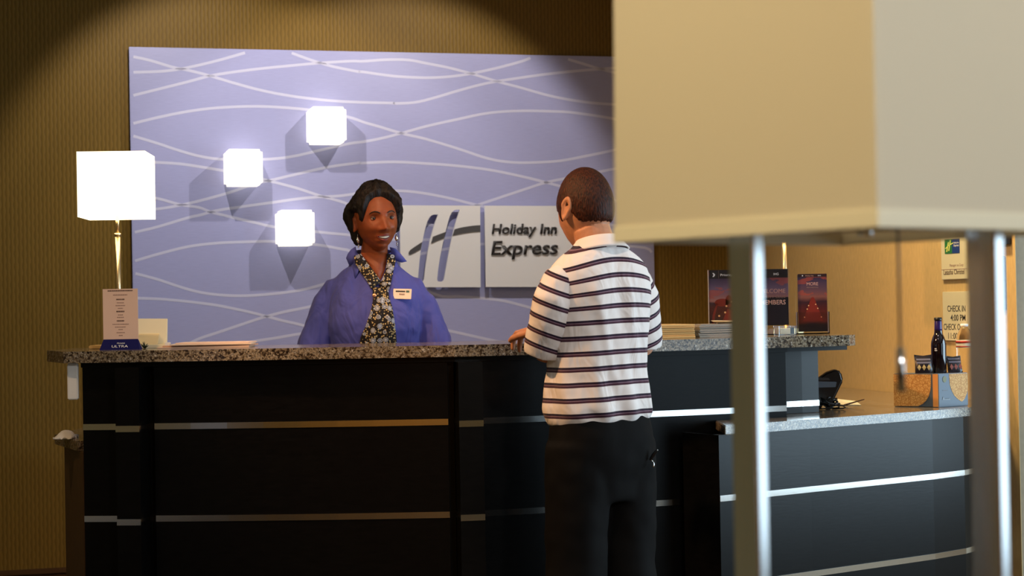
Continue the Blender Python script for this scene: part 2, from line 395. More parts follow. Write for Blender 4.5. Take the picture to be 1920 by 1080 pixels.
st2 = [(697,163),(670,245),(650,315),(632,390),(612,480),(594,570),(578,660),(563,740),(552,805),(540,822),(515,826),(494,820),(489,800),(500,700),(514,610),(530,530),(552,430),(570,350),(590,275),(604,228),(622,190),(646,168),(672,162)]
tile('sign_tile', [sp(148,122),sp(885,126),sp(889,876),sp(152,876)], [[sp(*p) for p in st1], [sp(*p) for p in st2]])
tile('sign_tile', [sp(928,126),sp(1800,128),sp(1806,874),sp(936,874)], [])
up = [(226,556),(232,540),(260,519),(300,492),(340,466),(390,438),(440,415),(500,391),(560,370),(605,355),(650,342),(700,329),(750,319),(815,310),(885,305)]
dn = [(885,364),(820,369),(760,376),(700,386),(640,400),(590,413),(540,430),(485,450),(430,475),(380,501),(330,529),(280,557),(240,577),(230,574)]
def interp(c, x):
    c = sorted(c)
    for (x0,y0),(x1_,y1_) in zip(c, c[1:]):
        if x0 <= x <= x1_: return y0+(y1_-y0)*(x-x0)/max(1e-6,x1_-x0)
    return c[-1][1] if x > c[-1][0] else c[0][1]
for (xu0,xu1,xd0,xd1) in ((226,350,226,338),(448,572,432,546),(650,885,630,885)):
    U = [(x, interp(up,x)) for x in [xu0+(xu1-xu0)*i/8 for i in range(9)]]; D = [(x, interp(dn,x)) for x in [xd1+(xd0-xd1)*i/8 for i in range(9)]]
    poly = [sp(*p) for p in U+D]
    b = MB(); n = len(poly)
    f = -PT-SD-.004
    b.add([(x,f,z) for x,z in poly]+[(x,f+.0045,z) for x,z in poly], [(i,i+1,16-i,17-i) for i in range(8)]+[(i,i+n,(i+1)%n+n,(i+1)%n) for i in range(n)])
    b.build('emblem_bar', M['darkgrey'], sign)
b = MB()
for q in ((200,180),(840,180),(200,820),(840,820),(980,180),(1740,180),(980,820),(1740,820)):
    x, z = sp(*q); b = MB(); b.tube([(x,-PT-.001,z),(x,-PT-SD+.001,z)], .008); b.build('standoff', M['chrome'], sign)
def sign_text(body, x0, x1, base, top):
    a, zb = sp(x0, base); c, zt = sp(x1, top)
    text(body, a, zb, zt-zb, M['ink'], sign, width=c-a, depth=-PT-SD-.001, thick=.008, shear=.16, bold=.012)
sign_text('Holiday', 990, 1398, 385, 287); sign_text('Inn', 1434, 1586, 385, 287)
sign_text('Express', 985, 1596, 577, 440)

# ------------------------------------------------------------------ reception desk (tall front)
def U(px): return (px-CX)/F
ZL = .898
ZT = 1.165                                           # top of the tall granite counter
def path_from(px0, px1, x, y, t0, t1, n):            # walks a plan curve whose slope dy/dx runs from t0 to t1
    P = [(x,y)]; xs = U(px0)*y
    L = None
    for k in range(2):
        pass
    # end x by iteration
    xe = U(px1)*y
    for _ in range(12):
        yy = y+(t0+t1)/2*(xe-x); xe = U(px1)*yy
    for i in range(1,n+1):
        f = i/n; xx = x+(xe-x)*f; P.append((xx, y+(xe-x)*(t0*f+(t1-t0)*f*f/2)))
    return P
YA = 5.515
A0 = path_from(152, 286, U(152)*YA, YA, -.115, -.10, 2)
A1 = path_from(286, 850, *A0[-1], -.10, .02, 8)
B1 = path_from(850, 895, *A1[-1], .10, .25, 1)
B2 = path_from(895, 1470, *B1[-1], .32, .42, 8)
FRONT = A0+A1[1:]+B1[1:]+B2[1:]
def normals(P):
    N = []
    for i in range(len(P)):
        a, c = P[max(i-1,0)], P[min(i+1,len(P)-1)]; d = Vector((c[0]-a[0],c[1]-a[1])).normalized(); N.append(Vector((d.y,-d.x)))
    return N                                          # towards the customer
def offset(P, d):
    return [(p[0]+n.x*d, p[1]+n.y*d) for p, n in zip(P, normals(P))]
def band(P, z0, z1, front, back):                     # a curved board following plan line P
    b = MB(); A, Bk = offset(P, front), offset(P, -back)
    b.prism(A+Bk[::-1], z0, z1) if False else None
    n = len(P); vs = [(*p,z0) for p in A]+[(*p,z0) for p in Bk]+[(*p,z1) for p in A]+[(*p,z1) for p in Bk]; fs = []
    for i in range(n-1):
        fs += [(i,i+1,2*n+i+1,2*n+i),(n+i+1,n+i,3*n+i,3*n+i+1),(2*n+i,2*n+i+1,3*n+i+1,3*n+i),(i+1,i,n+i,n+i+1)]
    fs += [(0,2*n,3*n,n),(n-1,2*n-1,4*n-1,3*n-1)]
    b.add(vs, fs); return b
desk = thing('reception_desk', 'tall curved espresso wood reception desk front with horizontal steel strips', 'reception desk', (0,0,0))
ZS = (.927, .640, .350)                               # steel strip heights
SH = .0095
segs = {'a': A0[:2], 'b': A1, 'c': B2}
A0s = [A0[0], path_from(152,228,*A0[0],-.115,-.11,1)[-1]]
pil = [(path_from(152,228,*A0[0],-.115,-.11,1)[-1], path_from(152,272,*A0[0],-.115,-.11,1)[-1]), (A1[-1], B2[0])]
A1s = path_from(286, 836, *A0[-1], -.10, .02, 8)
def rows(P, front, back, zlo, dz=0.0, nm='panel'):
    zs = [1.113]+[z+dz for z in ZS]
    for i in range(3):
        band(P, zs[i+1]+SH, zs[i]-(SH if i else 0), front, back).build(nm, M['wood'], desk)
    band(P, zlo, zs[3]-SH, front, back).build(nm, M['wood'], desk)
    for z in zs[1:]: band(P, z-SH, z+SH, front+.002, back).build('steel_strip', M['steel_strip'], desk)
full_a = [A0[0]]+A0[1:]+A1[1:]
rows(A0s, 0, .03, .10); rows(A1s, 0, .03, .10); rows(B2, 0, .03, .10)
for p in pil:
    d = (Vector(p[1])-Vector(p[0])).normalized(); P = [p[0], tuple((Vector(p[0])+Vector(p[1]))/2), p[1]]
    rows(P, .075, .03, .10, -.002, 'pilaster')
ye0 = B2[-1]
post = [(U(1470)*5.99, 5.99), (U(1500)*6.02, 6.02), (U(1531)*6.055, 6.055)]
zp_ = [1.113, ZS[0]+.004]
band(post, ZS[0]+.004+SH, 1.113, 0, .05).build('pilaster', M['wood'], desk); band(post, ZL+.001, ZS[0]+.004-SH, 0, .05).build('pilaster', M['wood'], desk)
band(post, ZS[0]+.004-SH, ZS[0]+.004+SH, .002, .05).build('steel_strip', M['steel_strip'], desk)
core = offset(FRONT, -.028); coreb = offset(FRONT, -.26)
band(FRONT, .10, 1.113, -.031, .20).build('desk_carcass', M['wood'], desk)
b = MB(); b.prism([(ye0[0]-.02,ye0[1]+.05),(post[0][0]+.01,post[0][1]+.056),(post[2][0]-.035,post[2][1]+.046),(post[2][0]-.08,post[2][1]+.24),(ye0[0]-.06,ye0[1]+.24)], ZL+.001, 1.113)
b.build('end_carcass', M['wood'], desk)
band(FRONT, 0, .10, -.05, .18).build('toe_kick', M['black'], desk)
band(FRONT[:], 1.1135, 1.1285, .012, .24).build('sub_top', M['wood'], desk)
b = MB(); b.prism([(U(1440)*5.86,5.84),(U(1588)*5.95,5.97),(U(1588)*6.1,6.35),(U(1440)*5.95,6.30)], 1.1135, 1.1285); b.build('sub_top', M['wood'], desk)
# granite slab on top
ov = offset(FRONT, .045)
p_l = (U(117)*5.47, 5.47); p_lb = (U(86)*5.72, 5.72)
e = Vector(B2[-1]); dr = Vector((1,.42)).normalized()
pr = e+dr*.0; xr = U(1602)*5.93
pr1 = (xr-.03, ov[-1][1]+(xr-.03-ov[-1][0])*.42); pr2 = (xr, pr1[1]+.05)
slab = [p_lb, p_l]+ov[1:]+[pr1, pr2, (xr-.15, 6.46)]+offset(FRONT,-.50)[::-1][1:-2]+[(p_lb[0]+.02, 6.02)]
b = MB(); b.prism(slab, ZT-.036, ZT)
gt = b.build('granite_countertop', M['granite'], None, bevel=.004); tag(gt, 'tall speckled granite countertop running along the dark reception desk', 'countertop')
gt['category'] = 'countertop'
# clerk's work desk behind, showing past the left end
pts = [on_z(98,803,.873), on_z(140,829,.873)]
wk = thing('work_desk', 'brown laminate back desk with low granite ledge behind the tall counter end', 'desk', (0,0,0))
wl = (pts[0].x, pts[0].y); wf = (pts[1].x, pts[1].y)
back_w = offset(FRONT, -.62); fr_w = offset(FRONT, -.24)
wx0, wy0 = U(98)*6.0, 6.0; wx1, wy1 = U(141)*5.66, 5.66
b = MB(); b.prism([(wx0,wy0),(wx1,wy1)]+fr_w[1:-3]+back_w[:-3][::-1]+[(wx0+.02,6.35)], .84, .873)
b.build('granite_ledge', M['granite'], wk, bevel=.003)
b = MB(); cx0, cy0 = U(116)*6.0, 6.0; cx1, cy1 = U(150)*5.62, 5.62
b.prism([(cx0,cy0),(cx1,cy1),(cx1+.03,cy1),(cx0+.03,cy0)], .10, .84); b.build('side_panel', M['wood_side'], wk)
b = MB(); b.prism([(cx0+.03,cy0),(cx1+.03,cy1)]+fr_w[2:-4]+offset(FRONT,-.55)[2:-4][::-1], .10, .84); b.build('cabinet_carcass', M['wood_side'], wk)
b = MB(); b.prism([(cx0+.05,cy0),(cx1+.05,cy1)]+fr_w[2:-4]+offset(FRONT,-.52)[2:-4][::-1], 0, .10); b.build('toe_kick', M['black'], wk)

# ------------------------------------------------------------------ low curved desk on the right
ZL = .898
LD = [(.655,5.485),(.815,5.595),(.98,5.715),(1.15,5.835),(1.32,5.955),(1.46,6.055),(1.60,6.175),(1.70,6.305),(1.765,6.44)]
wend = SW.i @ Vector((LD[-1][0],LD[-1][1],0)); 
low = thing('low_desk', 'low curved espresso desk section with steel strips under the snack box', 'desk', (0,0,0))
LF = offset(LD, -.03)
zs = [ZL-.030]+[.668, .393]
def lrows():
    tops = [ZL-.030-.001, .668-SH, .393-SH]; bots = [.668+SH, .393+SH, .10]
    for t_, b_ in zip(tops, bots): band(LF, b_, t_, 0, .03).build('panel', M['wood'], low)
    for z in (.668, .393): band(LF, z-SH, z+SH, .002, .03).build('steel_strip', M['steel_strip'], low)
lrows()
inner = offset(LD, -.06)
low_core = inner+[(1.70,6.62),(1.30,6.72),(1.12,6.3)]
b = MB(); b.prism([LF[0],(inner[0][0],inner[0][1]),(LF[0][0]-.085,LF[0][1]+.155),(LF[0][0]-.10,LF[0][1]+.135)], .10, ZL-.031); b.build('end_panel', M['wood'], low)
band(LD, 0, .10, -.08, .12).build('toe_kick', M['black'], low)
def swp(px, Z, d):                                    # a point d in front of the tan wall
    x, z = SW.hit(px, 540); p = SW.m @ Vector((x,-d,0)); return (p.x,p.y)
wx_ = (SW.i @ Vector((LD[-1][0],LD[-1][1],0))).x
wallpts = [SW.m @ Vector((s,-.002,0)) for s in (wx_-.06, .9)]
ls = LD+[(p.x,p.y) for p in wallpts]+[(1.07,6.75)]+[tuple(Vector(B2[-1])+(Vector(B2[-1])-Vector(B2[-2])).normalized()*.010+normals(B2)[-1]*k) for k in (-.5,.006)]+[q for q in offset(B2,.006)[::-1] if .57 < q[0] < .90]
b = MB(); b.prism(ls, ZL-.030, ZL); lt = b.build('granite_countertop', M['granite'], None, bevel=.003); tag(lt, 'low granite countertop with a curved front edge beside the tan wall', 'countertop')

# ------------------------------------------------------------------ counter lamps
def lit_shade(name, e, col): 
    m = mat(name, (.85,.78,.62), .8, emit=col, estr=e); return m
M['lamp_shade'] = lit_shade('glowing_cream_shade', 3.0, (1,.86,.55))
def square_shade(b, h, w0, w1, t=.004):               # open square tube, w0 bottom half width
    for (a0,a1,z0,z1) in ((w0,w1,0,h),):
        vs = []
        for (w_, z) in ((w0,0),(w1,h)):
            vs += [(-w_,-w_,z),(w_,-w_,z),(w_,w_,z),(-w_,w_,z)]
            v2 = w_-t; vs += [(-v2,-v2,z),(v2,-v2,z),(v2,v2,z),(-v2,v2,z)]
        fs = []
        for i in range(4):
            j = (i+1)%4; fs += [(i,j,8+j,8+i),(4+j,4+i,12+i,12+j),(i,4+i,4+j,j),(8+i,8+j,12+j,12+i)]
        b.add(vs, fs)
def counter_lamp(px, py_top, py_bot, Y, rz, lab):
    base = at(px, 600, Y); x = base.x; zt = at(px,py_top,Y).z; zb = at(px,py_bot,Y).z
    t = thing('table_lamp', lab, 'lamp', (x,Y,ZT), rz, 'table lamps on the tall counter')
    b = MB(); b.box(-.05,.05,-.05,.05,0,.018); b.build('base', M['brass'], t, bevel=.004)
    b = MB(); b.tube([(0,0,.016),(0,0,zb-ZT-.055)], .0085, 16); b.tube([(0,0,zb-ZT-.06),(0,0,zb-ZT-.05)], .0105, 16); b.tube([(0,0,zb-ZT-.055),(0,0,zb-ZT+.03)], .006, 16); b.build('pole', M['brass'], t, smooth=True)
    b = MB(); square_shade(b, zt-zb, .1105, .1105); s = b.build('lamp_shade', M['lamp_shade'], t); s.location.z = zb-ZT
    b = MB(); b.tube([(0,0,.03),(0,0,.06)], .017, 12); b.ball((0,0,.085), .03); q = b.build('bulb', mat('lit_bulb', (1,1,.9), .5, emit=(1,.85,.55), estr=8), t, smooth=True); q.location.z = zb-ZT
    b = MB(); b.tube([(-.107,0,.02),(.107,0,.02)], .002, 6); b.tube([(0,-.107,.02),(0,.107,.02)], .002, 6); q = b.build('shade_spider', M['brass'], t); q.location.z = zb-ZT
    l = light('lamp_bulb_light', 'POINT', (x,Y,zb+.07), (x,Y,0), 5, (1,.74,.42), shadow_soft_size=.03)
    return t
counter_lamp(223, 289, 409, 5.86, .06, 'lit table lamp with square cream shade and brass pole behind the menu card')
counter_lamp(1473, 280, 398, 6.375, TH, 'table lamp whose brass pole rises behind the welcome poster')

# ------------------------------------------------------------------ foreground floor lamp
def fabric(name, col):
    m = mat(name, col, .85); nt, N, L, b = nodes(m); v = objco(nt)
    wv = new(nt,'ShaderNodeTexNoise'); wv.inputs['Scale'].default_value = 500; L.new(v, wv.inputs[0])
    bump(nt, wv.outputs[0], .2, .001, b)
    tr = new(nt,'ShaderNodeBsdfTranslucent'); tr.inputs[0].default_value = (*col,1); mx = new(nt,'ShaderNodeMixShader'); mx.inputs[0].default_value = .25
    L.new(b.outputs[0], mx.inputs[1]); L.new(tr.outputs[0], mx.inputs[2]); L.new(mx.outputs[0], nt.nodes['Material Output'].inputs[0]); return m
M['linen'] = fabric('cream_linen', (.68,.60,.45)); M['linen_trim'] = fabric('cream_trim', (.84,.77,.58))
Cn = Vector((U(1648)*1.8, 1.8)); Lc = Vector((U(1155)*2.12, 2.12)); ed = Lc-Cn
cen = Cn + (ed + Vector((-ed.y, ed.x))*-1)/2
half = ed.length/2; rzl = math.atan2(-ed.y, -ed.x)
fl = thing('floor_lamp', 'tall unlit floor lamp in front with cream square shade and two steel posts', 'lamp', (cen.x,cen.y,0), rzl)
zb = at(1645,424,1.8).z
b = MB(); square_shade(b, .36, half, half*.985, .005); s = b.build('lamp_shade', M['linen'], fl); s.location.z = zb
b = MB()
for k in range(4):
    m = Matrix.Rotation(k*math.pi/2, 4, 'Z'); b.box(-half-.002,half+.002,-half-.0022,-half+.002,-.0012,.018, m=m)
s = b.build('shade_trim', M['linen_trim'], fl, bevel=.0007); s.location.z = zb
b = MB()
for k in range(4): b.box(-half*.985-.002,half*.985+.002,-half*.985-.0022,-half*.985+.002,.343,.3612, m=Matrix.Rotation(k*math.pi/2, 4, 'Z'))
s = b.build('shade_trim', M['linen_trim'], fl, bevel=.0007); s.location.z = zb
im = (Matrix.Translation((cen.x,cen.y,0)) @ Matrix.Rotation(rzl,4,'Z')).inverted()
for px in (1400, 1848):
    c = im @ Vector((U(px)*cen.y, cen.y, 0))
    b = MB(); b.box(c.x-.021,c.x+.021,c.y-.010,c.y+.010,.02,zb+.012); b.build('leg', M['steel'], fl, bevel=.0025)
c0 = im @ Vector((U(1400)*cen.y, cen.y, 0)); c1 = im @ Vector((U(1848)*cen.y, cen.y, 0))
b = MB(); d = (c1-c0).normalized(); n = Vector((-d.y,d.x,0))
q = [c0-d*.08-n*.12, c1+d*.08-n*.12, c1+d*.08+n*.12, c0-d*.08+n*.12]; b.prism([(v.x,v.y) for v in q], 0, .022); b.build('base', M['steel'], fl, bevel=.004)
b = MB(); q = [c0-n*.008, c1-n*.008, c1+n*.008, c0+n*.008]; b.prism([(v.x,v.y) for v in q], zb+.005, zb+.020)
mid = (c0+c1)/2; b.tube([(mid.x,mid.y,zb+.0),(mid.x,mid.y,zb+.09)], .009); b.build('cross_bar', M['steel'], fl)
b = MB(); b.tube([(mid.x,mid.y,zb+.09),(mid.x,mid.y,zb+.115)], .018); b.ball((mid.x,mid.y,zb+.15), (.03,.03,.035)); b.build('bulb', mat('unlit_bulb', (.8,.8,.78), .2), fl, smooth=True)
b = MB(); b.box(-half+.003,half-.003,mid.y-.002,mid.y+.002,zb+.062,zb+.066); b.box(mid.x-.002,mid.x+.002,-half+.003,half-.003,zb+.062,zb+.066); b.build('shade_spider', M['steel'], fl)
cp = im @ at(1686,560,cen.y-.06)
pz0, pz1 = at(1686,735,cen.y-.06).z, at(1686,652,cen.y-.06).z
b = MB(); b.tube([(cp.x,cp.y,pz1),(cp.x,cp.y,zb+.08),(mid.x,mid.y,zb+.085)], .0016, 8); pc = b.build('pull_cord', M['darkgrey'], fl, smooth=True)
b = MB(); b.tube([(cp.x,cp.y,pz0),(cp.x,cp.y,pz1)], .0048, 14); b.build('pull_handle', M['steel'], pc, smooth=True)

# ------------------------------------------------------------------ things on the left of the counter
def lines(parent, m, rows_, y=-.0004):                # rows of unreadable small print as short dashes: (z, half width, height)
    b = MB()
    for (z, hw, h) in rows_:
        x = -hw
        while x < hw-.001:
            l = random.uniform(.0018,.0042); b.box(x,min(x+l,hw),y-.0002,y+.0003,z,z+h); x += l+.0012
    return tag(b.build('small_print', m, parent), kind='stuff')
Yc = 5.66
p0, p1 = at(194,645,Yc), at(258,541,Yc); wc = p1.x-p0.x; xm = (p0.x+p1.x)/2; hc = p1.z-ZT
card = thing('menu_card', 'tall pink menu card standing in a dark blue wedge base', 'table tent', (xm,Yc,ZT), 0)
b = MB(); b.box(-wc/2,wc/2,.0,.002,.006,hc); b.build('card', mat('pink_card', (.80,.56,.44), .6), card)
M['grey_ink'] = mat('grey_ink', (.33,.20,.16), .6); M['dark_ink'] = mat('dark_brown_ink', (.10,.05,.04), .6)
lines(card, M['dark_ink'], [(hc-.008,.040,.004),(hc-.036,.013,.0042),(hc-.075,.013,.0045),(hc-.105,.012,.0042)])
lines(card, M['grey_ink'], [(hc-.021,.023,.003)]+[(hc-z,w_,.0026) for z, w_ in ((.046,.011),(.055,.015),(.064,.008),(.085,.008),(.093,.011),(.115,.026),(.124,.018),(.132,.007),(.142,.013),(.151,.006))])
b = MB(); b.add([(-wc/2-.008,-.022,0),(wc/2+.008,-.022,0),(wc/2+.008,.022,0),(-wc/2-.008,.022,0),(-wc/2+.001,-.0022,.033),(wc/2-.001,-.0022,.033),(wc/2-.001,.0032,.033),(-wc/2+.001,.0032,.033)],
    [(3,2,1,0),(4,5,6,7),(0,1,5,4),(1,2,6,5),(2,3,7,6),(3,0,4,7)])
wb = b.build('wedge_base', mat('navy_base', (.008,.009,.085), .7, spec=.1), card)
tilt = Matrix.Translation((0,-.0225,0)) @ Matrix.Rotation(-math.atan2(.0198,.033),4,'X')
text('ULTRA', 0, .008, .009, M['white'], wb, width=.052, align='C', depth=-.0002, thick=.0003, mw=tilt)
text('Michelob', .002, .0215, .005, M['white'], wb, width=.026, align='C', depth=-.0002, thick=.0003, shear=.3, mw=tilt, name='script_lettering')
# card holder
p = at(285,640,5.78); hd = thing('paper_holder', 'cream slanted note holder beside the pink menu card', 'paper holder', (p.x,5.78,ZT), .1)
sx = (315-258)/F*5.78/2; hh = at(285,597,5.78).z-ZT
b = MB(); b.add([(-sx,-.03,0),(sx-.004,-.03,0),(sx-.004,.04,0),(-sx,.04,0),(-sx,.012,hh),(sx,.012,hh-.002),(sx,.022,hh-.002),(-sx,.022,hh),(-sx,-.03,.012),(sx-.004,-.03,.012),(-sx,-.004,.013),(sx-.004,-.004,.013)],
   [(3,2,1,0),(0,1,9,8),(8,9,11,10),(10,11,5,4),(4,5,6,7),(7,6,2,3),(0,8,10,4,7,3),(1,2,6,5,11,9)])
b.build('back_plate', M['cream'], hd, bevel=.0012)
b = MB(); b.add([(-sx+.008,-.026,.012),(sx-.03,-.026,.012),(sx-.026,-.004,.048),(-sx+.008,-.004,.048),(-sx+.008,-.018,.012),(sx-.03,-.018,.012),(sx-.026,.004,.048),(-sx+.008,.004,.048)],
   [(0,1,2,3),(7,6,5,4),(0,4,5,1),(1,5,6,2),(2,6,7,3),(3,7,4,0)]); b.build('note_pad', mat('yellow_pad', (.80,.62,.33), .7), hd)
b = MB(); b.box(sx-.006,sx+.010,-.03,.01,0,.018); b.build('side_clip', M['paper'], hd, bevel=.001)
p = at(271,642,5.72); b = MB()
for i in range(7):
    a = i*.9; b.tube([(p.x,5.72,ZT+.003),(p.x+.012*math.cos(a),5.72+.012*math.sin(a),ZT+.010+.006*(i%3))], [.003,.001], 6)
tag(b.build('plant_sprig', mat('dark_green', (.02,.03,.008), .6), None), 'small dark green sprig between the menu card and the cream note holder', 'sprig')
p = at(186,636,5.83); b = MB(); b.box(p.x-.028,p.x+.04,5.80,5.92,ZT,ZT+.012)
tag(b.build('notebook', mat('tan_cover', (.50,.33,.12), .6), None, bevel=.002), 'small tan notebook lying flat behind the pink menu card', 'notebook')
pst = thing('paper_stack', 'low loose stack of pink-edged leaflets lying left of the clerk', 'papers', (at(388,640,5.75).x,5.75,ZT), 0)
wst = (473-300)/F*5.75
for i, (x0,x1,yo,z0,a,col) in enumerate(((-.5,.48,0,0,.03,(.72,.50,.36)),(-.44,.5,.01,.0045,-.04,(.62,.38,.26)),(-.36,.5,-.005,.009,.05,(.78,.62,.48)),(-.30,.49,.008,.013,-.02,(.74,.55,.45)))):
    m = Matrix.Rotation(a,4,'Z'); b = MB(); b.box(x0*wst,x1*wst,-.07+yo,.09+yo,z0,z0+.0042,m=m); b.build('leaflet', mat('leaflet_paper', col, .6), pst, bevel=.0008)

# papers under the left overhang and on the ledge
b = MB(); q0, q1 = at(126,679,5.5), at(147,749,5.5)
b.box(q0.x,q1.x,5.495,5.512,q1.z,ZT-.037); tag(b.build('paper_pad', M['paper'], None, bevel=.003), 'white paper pad hanging under the left end of the tall countertop', 'paper pad')
tis = at(128,797,5.84); b = MB(); R = []
n = 9
for i in range(n):
    for j in range(n):
        x, y = (i/(n-1)-.5), (j/(n-1)-.5)
        R.append((tis.x+.002+x*.060, 5.80+y*.10, .8745+.022*max(0,1-4*(x*x+y*y))+.012*noise.noise(Vector((x*7,y*7,2)))+.004))
b.add(R, [(i*n+j,i*n+j+1,(i+1)*n+j+1,(i+1)*n+j) for i in range(n-1) for j in range(n-1)])
b.add([(v[0],v[1],.8735) for v in R], [(i*n+j,(i+1)*n+j,(i+1)*n+j+1,i*n+j+1) for i in range(n-1) for j in range(n-1)])
k = len(R); rim = [i*n for i in range(n)]+[(n-1)*n+j for j in range(1,n)]+[i*n+n-1 for i in range(n-2,-1,-1)]+[j for j in range(n-2,0,-1)]
for a, c in zip(rim, rim[1:]+rim[:1]): b.f.append([a,c,c+k,a+k]); b.mi.append(0)
tag(b.build('tissue', M['paper'], None, smooth=True), 'crumpled white tissue on the low granite ledge at the desk end', 'tissue')

# ------------------------------------------------------------------ things on the right of the tall counter
def bstack(name, px0, px1, Y, zt, n, cols, lab, cat, rz, dep=.2, nm='booklet'):
    a, c = at(px0,620,Y), at(px1,620,Y); w_ = c.x-a.x
    t = thing(name, lab, cat, ((a.x+c.x)/2, Y, ZT), rz)
    h = zt/n
    for i in range(n):
        b = MB(); j = random.uniform(-.004,.004); b.box(-w_/2+j,w_/2+j*.4,random.uniform(-.004,.004),dep,i*h+.0003,(i+1)*h-.0004); b.build(nm, cols[i%len(cols)], t, bevel=.0008, seg=1)
    return t
mf = [mat('tan_folder', (.72,.47,.18), .7), mat('tan_folder_dark', (.58,.36,.13), .7)]
bstack('folder_stack', 1236, 1305, 5.90, .046, 7, mf, 'stack of tan folders on the tall counter by the man', 'folders', TH, nm='folder')
mw_ = [mat('newsprint', (.52,.48,.42), .8), mat('newsprint_dark', (.34,.31,.28), .8)]
bstack('booklet_stack', 1308, 1436, 5.97, .044, 12, mw_, 'stack of grey-edged booklets below the welcome poster', 'booklets', TH, dep=.13)
p = at(1400,612,6.07); b = MB(); b.lathe([(.045,0),(.075,.004),(.085,.010),(.080,.010),(.04,.006),(.005,.005)], 24, (p.x-.035,6.10,ZT+.0445))
tag(b.build('paper_plate', mat('cream_plate', (.75,.68,.5), .5), None, smooth=True), 'small cream dish on top of the grey booklet stack', 'dish')

def sunset(name, z0, z1, stops, cs):
    m = mat(name, (.1,.05,.08), .35); nt, N, L, b = nodes(m); v = objco(nt)
    sp_ = new(nt,'ShaderNodeSeparateXYZ'); L.new(v, sp_.inputs[0])
    f = math_node(nt,'DIVIDE', math_node(nt,'SUBTRACT', sp_.outputs[2], z0), z1-z0)
    n = new(nt,'ShaderNodeTexNoise'); n.inputs['Scale'].default_value = cs; n.inputs['Detail'].default_value = 4
    L.new(objco(nt,(1,1,2.6)), n.inputs[0])
    f2 = math_node(nt,'ADD', f, math_node(nt,'MULTIPLY', math_node(nt,'SUBTRACT', n.outputs[0], .5), .10))
    base = ramp(nt, f2, stops)
    cl = math_node(nt,'MULTIPLY', math_node(nt,'GREATER_THAN', n.outputs[0], .56), math_node(nt,'GREATER_THAN', f, .6))
    mx = new(nt,'ShaderNodeMix', data_type='RGBA'); L.new(math_node(nt,'MULTIPLY', cl, .55), mx.inputs[0]); L.new(base, mx.inputs[6]); mx.inputs[7].default_value = (.42,.07,.035,1)
    L.new(mx.outputs[2], b.inputs['Base Color']); return m
stops = [(0,(.012,.006,.012)),(.20,(.06,.010,.006)),(.40,(.085,.014,.009)),(.50,(.05,.022,.035)),(.55,(.40,.17,.15)),(.66,(.26,.12,.14)),(.80,(.15,.10,.18)),(1,(.06,.04,.09))]
M['red'] = mat('poster_red', (.22,.018,.008), .4); M['orange'] = mat('poster_orange', (.55,.10,.02), .4); M['dot'] = mat('poster_light', (.95,.55,.25), .5)
Yp = 6.16
p0, p1 = at(1331,612,Yp), at(1477,504,Yp)
w_, h_ = p1.x-p0.x, p1.z-p0.z
zp = p0.z-ZT
po = thing('welcome_poster', 'dark sunset welcome poster in an upright acrylic frame on the counter', 'poster', ((p0.x+p1.x)/2, Yp, ZT), 0)
b = MB(); b.box(-w_/2,w_/2,0,.003,zp,zp+h_); pb = b.build('poster_print', sunset('poster_sunset', zp, zp+h_*.82, stops, 11), po)
b = MB(); b.box(-w_/2+.002,w_/2,-.0006,.001,zp+h_*.845,zp+h_); b.build('header_band', mat('header_black', (.012,.009,.014), .4), po)
b = MB(); b.box(.022,w_/2,-.0005,.001,zp+.002,zp+h_*.50); b.build('dark_panel', mat('poster_dark', (.010,.006,.016), .4), po)
b = MB(); x = -w_/2+.027; b.plate([(x-.006+.03,0),(x+.03,.012)] if False else [(-w_/2+.012,zp+h_-.010),(-w_/2+.017,zp+h_-.010),(-w_/2+.022,zp+h_-.0165),(-w_/2+.017,zp+h_-.024),(-w_/2+.012,zp+h_-.024),(-w_/2+.016,zp+h_-.017)], -.001, .0); b.build('arrow_mark', M['white'], po)
b = MB(); b.box(-w_/2+.0335,-w_/2+.0342,-.0009,0,zp+h_*.85,zp+h_-.002); b.build('header_rule', M['grey_ink'], po)
text('Priority Club Rewards', -w_/2+.040, zp+h_-.0215, .0085, M['white'], po, width=.128, depth=-.0007, thick=.0003, bold=.01)
text('IHG', .088, zp+h_-.0215, .0085, M['white'], po, width=.0175, depth=-.0007, thick=.0003, bold=.01)
M['pinkish'] = mat('poster_pink', (.70,.38,.30), .5)
rx = w_/2-.010
text('WELCOME', rx, zp+h_*.575, .0150, M['pinkish'], po, width=.098, align='R', depth=-.0007, thick=.0003)
text('PRIORITY CLUB', rx, zp+h_*.485, .0100, M['grey_ink'], po, width=.100, align='R', depth=-.0007, thick=.0003)
text('MEMBERS', rx, zp+h_*.370, .0165, M['pinkish'], po, width=.088, align='R', depth=-.0007, thick=.0003, bold=.02)
for (cx_, cz, rw, rh) in ((-.094,.42,.026,.014),(-.070,.44,.012,.022)):
    b = MB(); b.plate([(cx_+rw*math.cos(a), zp+h_*cz+rh*math.sin(a)) for a in [2*math.pi*i/16 for i in range(16)]], -.0009,.0); b.build('parasol_print', M['red'], po)
b = MB(); b.plate([(-.132,zp+.004),(-.128,zp+.040),(-.113,zp+.080),(-.108,zp+.078),(-.120,zp+.040),(-.121,zp+.004)], -.0009,0); b.plate([(-.10,zp+.004),(-.075,zp+.06),(-.05,zp+.055),(-.03,zp+.004)], -.0009,0); b.build('deck_print', M['red'], po)
b = MB()
for x_, z_ in ((-.105,.036),(-.113,.010),(-.079,.070),(-.060,.085),(-.084,.048)): b.plate([(x_+.0035*math.cos(i*.785), zp+z_+.0035*math.sin(i*.785)) for i in range(8)], -.0014,-.0005)
b.build('light_dots', M['dot'], po)
